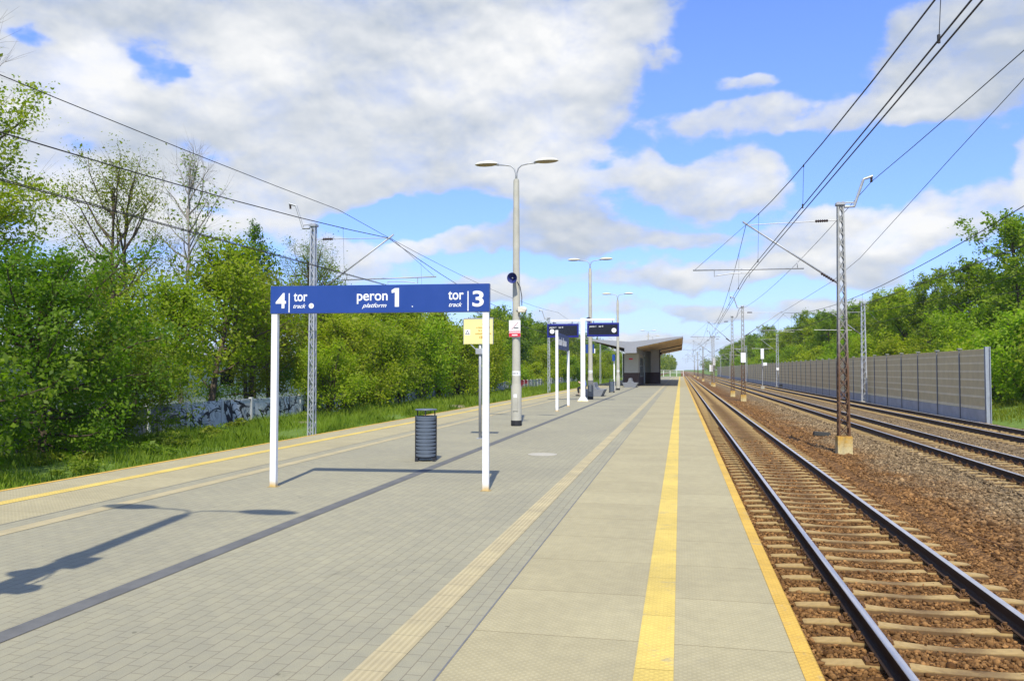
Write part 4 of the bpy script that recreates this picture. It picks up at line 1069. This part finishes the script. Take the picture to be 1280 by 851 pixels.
for x, z, y0, sag, l in ((6.1, 7.76, 27.2, .5, 'single feeder wire carried on the brackets of the masts between the tracks'), (-12.42, 7.63, 27.15, .55, 'single feeder wire carried on the mast brackets beyond the sunken track')):
    pts = []
    for k in range(-2, 6):
        q = span_pts(x, x, y0 + 54 * k, y0 + 54 * (k + 1), z, z, sag, 12); pts += q if not pts else q[1:]
    feeder('feeder_wire', pts, l)
feeder('feeder_wire', [(8.3, -4, 11.6), (8.35, 10, 10.1), (8.4, 21.9, 8.86), (8.4, 27, 8.35), (8.4, 40, 6.98), (8.4, 47, 6.65), (8.4, 69.7, 6.5)], 'anchor wire slanting down behind the rusty footed mast to the white plated mast')

# ------------------------------------------------------------------ small trackside things
def signal(x, y, label, plates, h):
    e = empty('railway_signal', (x, y, -.95), label, 'signal', 'trackside signals')
    MB().tube([(0, 0, 0), (0, 0, h)], .06, 8).build('post', M['greymetal'], e)
    MB().box(-.25, .25, -.2, .2, 0, .35).build('foundation', M['concrete'], e)
    for (px_, z0, z1, w) in plates:
        p = MB().box(px_ - w / 2, px_ + w / 2, -.14, -.10, z0, z1).build('back_plate', M['whitep'], e, bevel=.01)
        MB().box(px_ - w / 3, px_ + w / 3, -.10, .12, z0 + .05, z1 - .05).build('lamp_case', M['bindark'], p)
    MB().box(-.06, .3, -.3, .25, h * .58, h * .58 + .05).build('platform_step', M['greymetal'], e)
signal(11.0, 113, 'white backed signal showing above the noise wall past the mast', [(0, 4.1, 5.5, .42), (.35, 3.2, 3.6, .5)], 5.3)
signal(5.75, 143, 'signal post with tall white plate between the tracks', [(0, 3.4, 4.7, .5)], 4.6)
signal(5.45, 148, 'lower white signal plate behind the taller one between the tracks', [(0, 2.3, 3.5, .55)], 3.4)
o = MB().box(-.32, .32, -.13, .13, 0, .13).box(-.30, .30, -.11, .11, .13, .15).build('cable_cover', mat('blackened_concrete', (.05, .05, .045), .9, var=.2), bevel=.01); o.location = (5.6, 34.1, -1.0); o.rotation_euler = (0, R(4), R(6)); tag(o, 'short dark concrete cable cover lying in the gravel behind the rusty mast', 'cable cover')
o = MB().box(-.2, .2, -.25, .25, 0, .5).box(-.22, .22, -.27, .27, .5, .54).build('relay_box', M['bindark']); o.location = (14.6, 123, -1.0); tag(o, 'small dark box at the foot of the noise wall', 'relay box')
cb = [(4.35, 14.6, -.965), (4.5, 13.8, -.93), (4.72, 13.0, -.945), (4.95, 12.4, -.92), (5.1, 11.7, -.96), (5.35, 11.0, -.93), (5.7, 10.2, -.96)]
o = MB().tube(cb, .011, 6).build('old_cable', M['clip']); tag(o, 'thin dark old cable lying half buried in the brown ballast', 'cable')

# ------------------------------------------------------------------ trees
def tube_np(V, F, pts, rad, n):
    pts = np.asarray(pts, float); k = len(pts); b = sum(len(v) for v in V)
    d = np.gradient(pts, axis=0); d /= np.linalg.norm(d, axis=1)[:, None] + 1e-9
    a = np.where(np.abs(d[:, 2:3]) < .9, [[0, 0, 1.]], [[1., 0, 0]]); u = np.cross(d, a); u /= np.linalg.norm(u, axis=1)[:, None] + 1e-9; v = np.cross(d, u)
    t = np.arange(n) * 2 * np.pi / n
    ring = pts[:, None] + (u[:, None] * np.cos(t)[None, :, None] + v[:, None] * np.sin(t)[None, :, None]) * np.asarray(rad)[:, None, None]
    V.append(ring.reshape(-1, 3)); i = np.arange(k - 1)[:, None] * n; j = np.arange(n)[None]
    F.append((np.stack([i + j, i + (j + 1) % n, i + n + (j + 1) % n, i + n + j], -1) + b).reshape(-1, 4))
def leaves_np(C, N, size, g, up=.55):
    """diamond leaves at centres C, facing roughly N"""
    n = len(C); nr = g.normal(0, 1, (n, 3)); nr /= np.linalg.norm(nr, axis=1)[:, None]
    nr = nr + up * np.array([0, 0, 1.]) + .45 * N; nr /= np.linalg.norm(nr, axis=1)[:, None] + 1e-9
    a = np.cross(nr, g.normal(0, 1, (n, 3))); a /= np.linalg.norm(a, axis=1)[:, None] + 1e-9; b = np.cross(nr, a)
    s = (size * g.lognormal(0, .3, n))[:, None]
    P = np.stack([C - a * s, C + b * s * .55 + nr * s * .12, C + a * s, C - b * s * .55 + nr * s * .12], 1).reshape(-1, 3)
    return P, np.arange(4 * n).reshape(-1, 4)
def make_tree(seed, H, Rr, base, limbs, subs, n_leaf, size, env='round', tr=.16, up=(.35, .9), bare=0.0, clump=.30, lean=0.0, stems=1, wood='bark', foliage='leafmid', curve=.35, low=False, core=0.0):
    g = np.random.default_rng(seed); V, F = [], []; CL = []
    def envf(u):
        if env == 'cone': return max(.06, 1.02 - u)
        if env == 'column': return .55 + .45 * math.sin(math.pi * min(1, u * 1.1)) if u < .9 else .4
        if env == 'low': return (1 - u ** 2.2) ** .6 * (.75 + .5 * (1 - u)) 
        return max(.15, math.sin(math.pi * (.12 + .86 * u) ** .85) ** .65)
    for st in range(stems):
        sa = g.uniform(0, 6.28); sl = lean if stems == 1 else g.uniform(.12, .35)
        K = 9; zz = np.linspace(0, H * (.93 if st == 0 else g.uniform(.7, .92)), K)
        off = np.cumsum(g.normal(0, H * .008, (K, 2)), 0) + (zz / H)[:, None] ** 1.2 * H * sl * np.array([math.cos(sa), math.sin(sa)]) * (.5 if stems > 1 else 1)
        tk = np.column_stack([off[:, 0] + (.15 * math.cos(sa) if stems > 1 else 0), off[:, 1] + (.15 * math.sin(sa) if stems > 1 else 0), zz]); tk[0, 2] = -.4
        rad = tr * (1 - .9 * (zz / zz[-1])) + .012; rad[0] *= 1.35
        tube_np(V, F, tk, rad, 8)
        nl = limbs // stems
        for i in range(nl):
            u = (i + g.uniform(0, .9)) / nl; z = base + (zz[-1] - base) * u ** .85
            p0 = np.array([np.interp(z, zz, tk[:, 0]), np.interp(z, zz, tk[:, 1]), z])
            az = i * 2.4 + g.normal(0, .4); elv = up[0] + (up[1] - up[0]) * u + g.normal(0, .12)
            Ln = Rr * envf(u) * g.uniform(.72, 1.18); d = np.array([math.cos(az) * math.cos(elv), math.sin(az) * math.cos(elv), math.sin(elv)])
            tt = np.linspace(0, 1, 5)[:, None]
            lim = p0 + d * Ln * tt + np.array([0, 0, 1.]) * Ln * curve * (tt ** 2) * g.uniform(-.2, .9) + np.cumsum(g.normal(0, Ln * .035, (5, 3)), 0) * (tt > 0)
            r0 = min(tr * .5, .016 + .018 * Ln)
            tube_np(V, F, lim, np.linspace(r0, .009, 5), 5)
            for j in range(subs):
                t = .25 + .75 * (j + g.uniform(0, 1)) / subs; q0 = np.array([np.interp(t, tt[:, 0], lim[:, k]) for k in range(3)])
                dd = d * .6 + g.normal(0, .6, 3) + np.array([0, 0, .25]); dd /= np.linalg.norm(dd) + 1e-9
                sl_ = Ln * g.uniform(.18, .42) * (1.15 - .4 * t) + .15
                tw = q0 + dd * sl_ * np.linspace(0, 1, 3)[:, None] + np.array([0, 0, .12 * sl_]) * (np.linspace(0, 1, 3)[:, None] ** 2)
                tube_np(V, F, tw, [.012, .008, .004], 3)
                if g.uniform() > bare: CL.append((tw[2], sl_)); CL.append((tw[1], sl_ * .8))
                else:
                    for _ in range(3):
                        e = tw[2] + (dd + g.normal(0, .5, 3)) * sl_ * .8; tube_np(V, F, np.array([tw[1], (tw[1] + e) / 2 + g.normal(0, .03, 3), e]), [.007, .005, .003], 3)
    Pv, Fv = np.concatenate(V), np.concatenate(F)
    trunk = raw_mesh('trunk', Pv, Fv, M[wood], True)
    if not CL: return trunk, None
    cen = np.array([c for c, _ in CL]); sg_ = np.array([s for _, s in CL])
    w = sg_ ** 1.5; idx = g.choice(len(cen), n_leaf, p=w / w.sum())
    spread = g.normal(0, 1, (n_leaf, 3)) * np.array([1, 1, .72]); C = cen[idx] + spread * (sg_[idx] * clump + .10)[:, None]
    if core:
        k = int(n_leaf * core); m_ = g.uniform(0, 1, k); th = g.uniform(0, 6.28, k); zc = base + (H * .9 - base) * g.uniform(0, 1, k)
        C[:k] = np.column_stack([np.cos(th) * m_ * Rr * .55, np.sin(th) * m_ * Rr * .55, zc])
    C = C[C[:, 2] > (-.1 if low else .4)]
    ax = np.array([0, 0, H * .5]); N = C - ax; N[:, :2] -= 0; N /= np.linalg.norm(N, axis=1)[:, None] + 1e-9
    P, Fc = leaves_np(C, N, size, g)
    return trunk, raw_mesh('crown', P, Fc, M[foliage])
def tree(kind, x, y, label, cat, group=None, s=1.0, rz=None, name='deciduous_tree', zs=1.0, dz=-.15):
    trunk, crown = kind
    e = empty(name, (x, y, ground_z(x, y) + dz), label, cat, group, rz if rz is not None else random.uniform(0, 6.28))
    e.scale = (s, s, s * zs)
    put('trunk', trunk, e)
    if crown: put('crown', crown, e)
    return e
K = {}
K['maple'] = make_tree(11, 6.9, 3.3, .7, 44, 6, 26000, .068, 'round', .17, (-.1, .9), clump=.19, foliage='leafmaple', low=True, core=.12)
K['maple2'] = make_tree(12, 6.0, 3.0, .3, 40, 6, 22000, .068, 'low', .15, (-.15, .8), clump=.19, foliage='leafmaple', low=True, core=.12)
K['brightleft'] = make_tree(13, 12.6, 3.2, 3.5, 36, 7, 26000, .062, 'round', .22, (.1, .9), clump=.20, foliage='leafbright', bare=.08)
K['sparse'] = make_tree(14, 14.2, 3.9, 2.5, 40, 8, 15000, .055, 'column', .17, (.55, 1.15), clump=.30, foliage='leafolive', bare=.2, stems=2, wood='bark')
K['bare'] = make_tree(15, 17.4, 3.2, 4.5, 34, 7, 1000, .09, 'column', .15, (.6, 1.2), clump=.4, foliage='leafolive', bare=.88, wood='barkpale')
K['olive'] = make_tree(16, 10.5, 3.3, 1.6, 34, 8, 10500, .09, 'column', .17, (.4, 1.1), clump=.34, foliage='leafolive', bare=.05, stems=3)
K['lean'] = make_tree(17, 9.0, 3.2, 2.0, 32, 8, 12000, .095, 'round', .19, (.3, 1.0), clump=.32, foliage='leafbright', lean=.18)
K['willow'] = make_tree(18, 7.6, 3.1, .5, 46, 7, 14000, .10, 'low', .10, (.3, 1.15), clump=.25, foliage='leafbright', stems=4, low=True, core=.08)
K['willow2'] = make_tree(19, 7.0, 3.4, .4, 44, 7, 14000, .10, 'low', .10, (.25, 1.1), clump=.26, foliage='leafbright', stems=5, low=True, core=.08)
K['willow3'] = make_tree(20, 7.9, 2.7, .6, 44, 7, 13000, .10, 'column', .10, (.5, 1.2), clump=.26, foliage='leafbright', stems=3, low=True, core=.08)
K['spruce'] = make_tree(21, 13.8, 3.3, 1.0, 64, 6, 17000, .085, 'cone', .17, (.05, .75), clump=.2, foliage='leafdark')
K['dark'] = make_tree(22, 11.5, 4.0, 1.2, 40, 6, 14000, .15, 'round', .2, (.0, .9), clump=.22, foliage='leafmid', core=.1)
K['dark2'] = make_tree(23, 10.5, 4.2, 1.0, 40, 6, 14000, .15, 'round', .2, (.0, .9), clump=.22, foliage='leafdark', core=.1)
K['broad'] = make_tree(24, 14.5, 4.4, 2.2, 40, 6, 15000, .15, 'round', .22, (.1, 1.0), clump=.20, foliage='leafmid', wood='barkpale')
K['broad2'] = make_tree(25, 13.4, 4.1, 1.6, 40, 6, 14000, .15, 'round', .2, (.2, 1.0), clump=.21, foliage='leafbright', wood='bark')
K['broad3'] = make_tree(26, 15.5, 3.8, 2.8, 38, 6, 12500, .15, 'column', .2, (.4, 1.1), clump=.22, foliage='leafmid', wood='barkpale', stems=2)
K['airy'] = make_tree(27, 16.0, 4.2, 3.5, 32, 6, 10500, .15, 'round', .22, (.2, 1.0), clump=.20, foliage='leafmid', wood='bark')
K['shrub'] = make_tree(28, 5.0, 3.0, .3, 40, 7, 12000, .115, 'low', .07, (.2, 1.1), clump=.27, foliage='leafbright', stems=5, low=True, core=.08)
random.seed(21)
TG = 'trees along the graffiti fence'
tree(K['maple'], -17.2, 18.6, 'dense dark maple nearest the camera, its crown hanging to the grass before the fence', 'tree', TG, .80, name='maple_tree')
tree(K['maple2'], -18.6, 23.2, 'rounded dark maple bush whose edge meets the graffiti', 'tree', TG, .70, name='maple_tree')
tree(K['maple2'], -17.0, 13.4, 'low dark maple cut by the edge of the picture', 'tree', TG, .95, rz=2.0, name='maple_tree')
tree(K['brightleft'], -23.6, 21.3, 'tall bright green tree with twiggy top at the edge of the picture', 'tree', TG, .92, zs=1.05)
tree(K['bare'], -24.6, 22.2, 'bare twiggy tree top rising above the bright one at the edge of the picture', 'tree', TG, .9)
tree(K['sparse'], -25.9, 33.2, 'tall thinly leaved olive tree with many upright limbs', 'tree', TG, .89, rz=3.4)
tree(K['bare'], -29, 41.5, 'very tall almost bare pale tree with a few leaves at its top', 'tree', TG, .92)
tree(K['lean'], -21.0, 28.6, 'small bright tree whose leaves hang over the dark fence panels', 'tree', TG, .66, rz=1.0)
tree(K['lean'], -22.3, 34.0, 'leaning bright green tree with a dark forked trunk over the graffiti', 'tree', TG, .95, rz=2.6)
tree(K['olive'], -22.8, 38.5, 'many stemmed olive green tree beside the leaning one', 'tree', TG, .76)
tree(K['olive'], -24.0, 43.0, 'olive green tree standing below the spruce top', 'tree', TG, .76)
tree(K['spruce'], -27.0, 46.8, 'dark pointed tree rising like a spire above the leafy trees', 'tree', TG, .95, name='pointed_tree')
tree(K['sparse'], -25, 51.5, 'airy olive tree behind the lattice mast and sign', 'tree', TG, .80)
tree(K['olive'], -27, 57, 'olive tree peeping above the sign next to the mast arm', 'tree', TG, .98)
tree(K['lean'], -30, 38, 'bright tree in the second row behind the leaning tree', 'tree', TG, .9, rz=4.0)
tree(K['olive'], -33, 36, 'darker round tree far behind the sparse tall tree', 'tree', TG, .75)
tree(K['dark'], -31, 27, 'darker round tree behind the maple at the picture edge', 'tree', TG, .8)
G = 'row of bright willow bushes behind the platform sign'
for k, (x, y, s, kd) in enumerate([(-19.3, 41.2, .6, 'willow2'), (-20.0, 45.0, .8, 'willow'), (-19.7, 50, .86, 'willow2'), (-19.8, 54.4, .86, 'willow3'), (-19.7, 58.8, .9, 'willow'), (-19.9, 63.6, .92, 'willow3'), (-19.6, 68.5, .9, 'willow2'), (-19.8, 74, .92, 'willow'), (-19.8, 80, .95, 'willow3'),
                                    (-22.3, 86, .96, 'willow2'), (-22.5, 92, .92, 'willow'), (-24.5, 52, 1.05, 'willow2'), (-25, 61, 1.08, 'willow'), (-25, 71, 1.1, 'willow3'), (-25.2, 82, 1.08, 'willow'), (-25.5, 96, .98, 'willow2')]):
    tree(K[kd], x, y, 'bushy bright yellow-green willow in the row seen under the platform sign', 'tree', G, s, name='willow_tree')
G = 'darker trees seen behind the lamp posts'
for k, (x, y, s, kd) in enumerate([(-26, 104, .92, 'dark2'), (-27, 112, 1.0, 'dark'), (-26, 121, .98, 'dark2'), (-27, 131, 1.02, 'dark'), (-26, 142, .95, 'dark'), (-27, 154, 1.05, 'dark2'), (-26, 168, 1.0, 'dark'), (-28, 184, 1.1, 'dark2'), (-27, 203, 1.05, 'dark'), (-28, 224, 1.1, 'dark2'), (-28, 250, 1.1, 'dark'), (-29, 280, 1.1, 'dark2'), (-30, 315, 1.1, 'dark')]):
    tree(K[kd], x, y, 'full green tree in the darker row behind the lamp posts and displays', 'tree', G, s)
G = 'bushes along the far verge'
for k, (x, y, s, kd) in enumerate([(-22.5, 108, .62, 'shrub'), (-22, 118, .7, 'shrub'), (-22, 128, .9, 'willow'), (-21.5, 138, .85, 'shrub'), (-21, 150, .95, 'shrub'), (-20.5, 162, 1.0, 'shrub'), (-20, 176, 1.0, 'willow2'), (-20, 192, 1.0, 'shrub'), (-20, 210, 1.0, 'willow'), (-20, 230, 1.0, 'shrub'), (-20, 255, 1.1, 'willow2')]):
    tree(K[kd], x, y, 'low bright bush on the far verge seen between the platform posts', 'bush', G, s, name='bush')

# woodland behind the noise wall
G = 'trees behind the noise wall'
tree(K['airy'], 25.5, 67, 'tallest airy tree above the end of the noise wall', 'tree', G, .84)
tree(K['broad'], 25.0, 76, 'broad tree next to the tallest one behind the noise wall', 'tree', G, .76)
tree(K['airy'], 28.5, 59, 'airy tree at the picture edge above the bright shrubs', 'tree', G, .66, rz=2.0)
tree(K['broad3'], 24.5, 86, 'slender pale trunked tree behind the nearer panels of the noise wall', 'tree', G, .74)
y = 94; k = 0
kinds = ['broad2', 'broad', 'broad2', 'broad3', 'broad', 'broad2', 'airy']
while y < 480:
    x = 24.5 + random.uniform(-1.6, 2.2); s = random.uniform(.80, .98) * (.90 if y < 130 else .86 if y < 230 else .96 if y < 330 else 1.02)
    tree(K[kinds[k % 7]], x, y, 'leafy tree in the long woodland edge behind the noise wall', 'tree', 'long woodland edge behind the noise wall', s)
    k += 1; y += random.uniform(5.2, 7.5) * (1 if y < 200 else 1.5)
y = 60; k = 3
while y < 330:
    tree(K[kinds[k % 7]], 32 + random.uniform(-1.5, 2.5), y, 'leafy tree deeper in the woodland behind the noise wall', 'tree', 'trees deeper in the woodland', random.uniform(.70, .84))
    k += 1; y += random.uniform(7, 9) * (1 if y < 200 else 2)
y = 66; 
while y < 300:
    tree(K[['shrub', 'willow', 'willow2', 'shrub'][k % 4]], 20.3 + random.uniform(-.8, 1.6), y, 'green understorey bush showing just over the noise wall', 'bush', 'understorey bushes behind the wall', random.uniform(.75, 1.05), name='bush')
    k += 1; y += random.uniform(8, 13) * (1 if y < 150 else 2.5)
for x, y, s, l in ((21.5, 55.5, 1.0, 'bright yellow-green shrub beside the end post of the noise wall'), (23.6, 51.5, 1.12, 'bright yellow-green shrub at the picture edge past the wall end'), (24.2, 60, 1.15, 'bright shrub behind the pair at the wall end'), (20.0, 60.5, .85, 'smaller bright shrub hidden close behind the end of the noise wall'), (27.0, 56.5, 1.2, 'bright shrub under the airy tree at the picture edge'), (26.5, 46, 1.0, 'bright shrub on the grass slope before the wall end')):
    tree(K['shrub'], x, y, l, 'shrub', 'bright shrubs at the end of the noise wall', s, name='shrub')

# far off wood closing the view along the line, one mass
def far_wood():
    g = np.random.default_rng(77); Cs = []
    for _ in range(520):
        side = g.uniform() < .5
        y = g.uniform(340, 900); x = g.uniform(-150, -27) if side else g.uniform(22, 190)
        if side and y > 430: x = g.uniform(-110, -6)
        h = g.uniform(9, 14); r = g.uniform(3, 5)
        v = g.normal(0, 1, (260, 3)); v /= np.linalg.norm(v, axis=1)[:, None]; v *= g.uniform(.55, 1.05, (260, 1))
        Cs.append(np.column_stack([x + v[:, 0] * r, y + v[:, 1] * r, h * .52 + v[:, 2] * h * .5]))
    C = np.concatenate(Cs); P, Fc = leaves_np(C, np.zeros_like(C), .55, g, .4)
    return raw_mesh('far_wood', P, Fc, M['leafmid'])
o = put('far_wood', far_wood()); tag(o, 'far off wood closing the view at the end of the line', 'wood', kind='stuff')

# ------------------------------------------------------------------ grass on the verges
def blades(n, xr, yr, h, w, yp=1.0, keep=None, seed=1):
    g = np.random.default_rng(seed); x = g.uniform(*xr, n); y = yr[0] + (yr[1] - yr[0]) * g.uniform(0, 1, n) ** yp
    # tufts and thin places
    d = np.sin(x * 1.7 + 2 * np.sin(y * .6)) + np.sin(y * 1.1 + 1.5 * np.sin(x * .9)); k = g.uniform(0, 1, n) < .55 + .3 * d
    if keep is not None: k &= keep(x, y, g)
    x, y, d = x[k], y[k], d[k]; n = len(x)
    z = np.array([ground_z(a, b) for a, b in zip(x, y)]) - .02
    hh = h * g.lognormal(0, .35, n) * (1 + .25 * d); a = g.uniform(0, 6.28, n); ww = w * g.uniform(.6, 1.4, n)
    lean = g.uniform(.1, .6, n) * hh; la = g.uniform(0, 6.28, n)
    dx, dy = np.cos(a) * ww, np.sin(a) * ww; lx, ly = np.cos(la) * lean, np.sin(la) * lean
    P = np.stack([np.column_stack([x - dx, y - dy, z]), np.column_stack([x + dx, y + dy, z]), np.column_stack([x + dx * .7 + lx * .35, y + dy * .7 + ly * .35, z + hh * .6]), np.column_stack([x + lx, y + ly, z + hh]), np.column_stack([x - dx * .7 + lx * .35, y - dy * .7 + ly * .35, z + hh * .6])], 1).reshape(-1, 3)
    return raw_mesh('grass', P, np.arange(5 * n).reshape(-1, 5), M['grass'])
def bare_path(x, y, g):
    c = -15.6 + .5 * np.sin(y * .25); return (np.abs(x - c) > .45) | (g.uniform(0, 1, len(x)) < .25) | (y > 30)
for args in (dict(n=80000, xr=(-20.1, -13.5), yr=(9, 46), h=.19, w=.011, yp=1.15, keep=bare_path, seed=2), dict(n=60000, xr=(-20.1, -13.5), yr=(40, 200), h=.26, w=.024, yp=1.5, seed=3),
             dict(n=24000, xr=(-28, -20.3), yr=(14, 90), h=.4, w=.025, seed=4), dict(n=52000, xr=(16.2, 30), yr=(36, 66), h=.2, w=.022, seed=5), dict(n=6000, xr=(-13.4, -12.9), yr=(10, 120), h=.2, w=.02, seed=6)):
    o = put('grass', blades(**args)); tag(o, 'long green grass growing on the railway verge', 'grass', kind='stuff')
# leafy weeds in the verge
def weed(seed, h, r, n):
    g = np.random.default_rng(seed); Cs = []
    for k in range(9):
        a, d = g.uniform(0, 6.28), r * g.uniform(.0, 1.25); hh = h * g.uniform(.45, 1.15) * (1 - .45 * d / r)
        m = n // 9; t = g.uniform(.1, 1, m); ln = g.uniform(-.3, .3, 2)
        Cs.append(np.column_stack([math.cos(a) * d + ln[0] * t * h + g.normal(0, .09, m), math.sin(a) * d + ln[1] * t * h + g.normal(0, .09, m), t * hh]))
    C = np.concatenate(Cs); P, Fc = leaves_np(C, C / (np.linalg.norm(C, axis=1)[:, None] + 1e-6), .045, g); return raw_mesh('weed', P, Fc, M['grass'])
WD = [weed(5, .42, .55, 1000), weed(6, .55, .7, 1300), weed(7, .33, .75, 1100)]
random.seed(3)
for k, (x, y) in enumerate([(-15.0, 20.2), (-15.6, 21.6), (-16.4, 23.0), (-17.8, 27.4), (-18.4, 28.6), (-16.9, 26.0), (-19.0, 31.5), (-14.6, 17.0), (-16.0, 18.3), (-19.2, 38.0), (-18.6, 44), (-19.3, 50), (-18.8, 57), (-19.4, 66), (-19, 75), (-19.4, 88)]):
    o = put('weed_clump', WD[k % 3]); o.location = (x, y, ground_z(x, y)); o.rotation_euler[2] = random.uniform(0, 6); s = random.uniform(.75, 1.15); o.scale = (s, s, s)
    tag(o, 'low leafy weed clump in the grass before the graffiti fence', 'weed', 'weed clumps in the verge')

# ------------------------------------------------------------------ the summer air itself: one even box of pale haze over the whole place
hz = MB().box(-320, 320, -60, 1000, -3.2, 24).build('haze', bpy.data.materials.new('haze_air'))
hm = hz.data.materials[0]; hm.use_nodes = True; ht = NT(hm.node_tree); ht.n.remove(ht.n['Principled BSDF'])
pv = ht.add('ShaderNodeVolumePrincipled'); pv.inputs['Color'].default_value = (.86, .92, 1, 1); pv.inputs['Density'].default_value = .00018; pv.inputs['Anisotropy'].default_value = .2
ht.l.new(pv.outputs[0], ht.n['Material Output'].inputs['Volume']); tag(hz, kind='stuff')
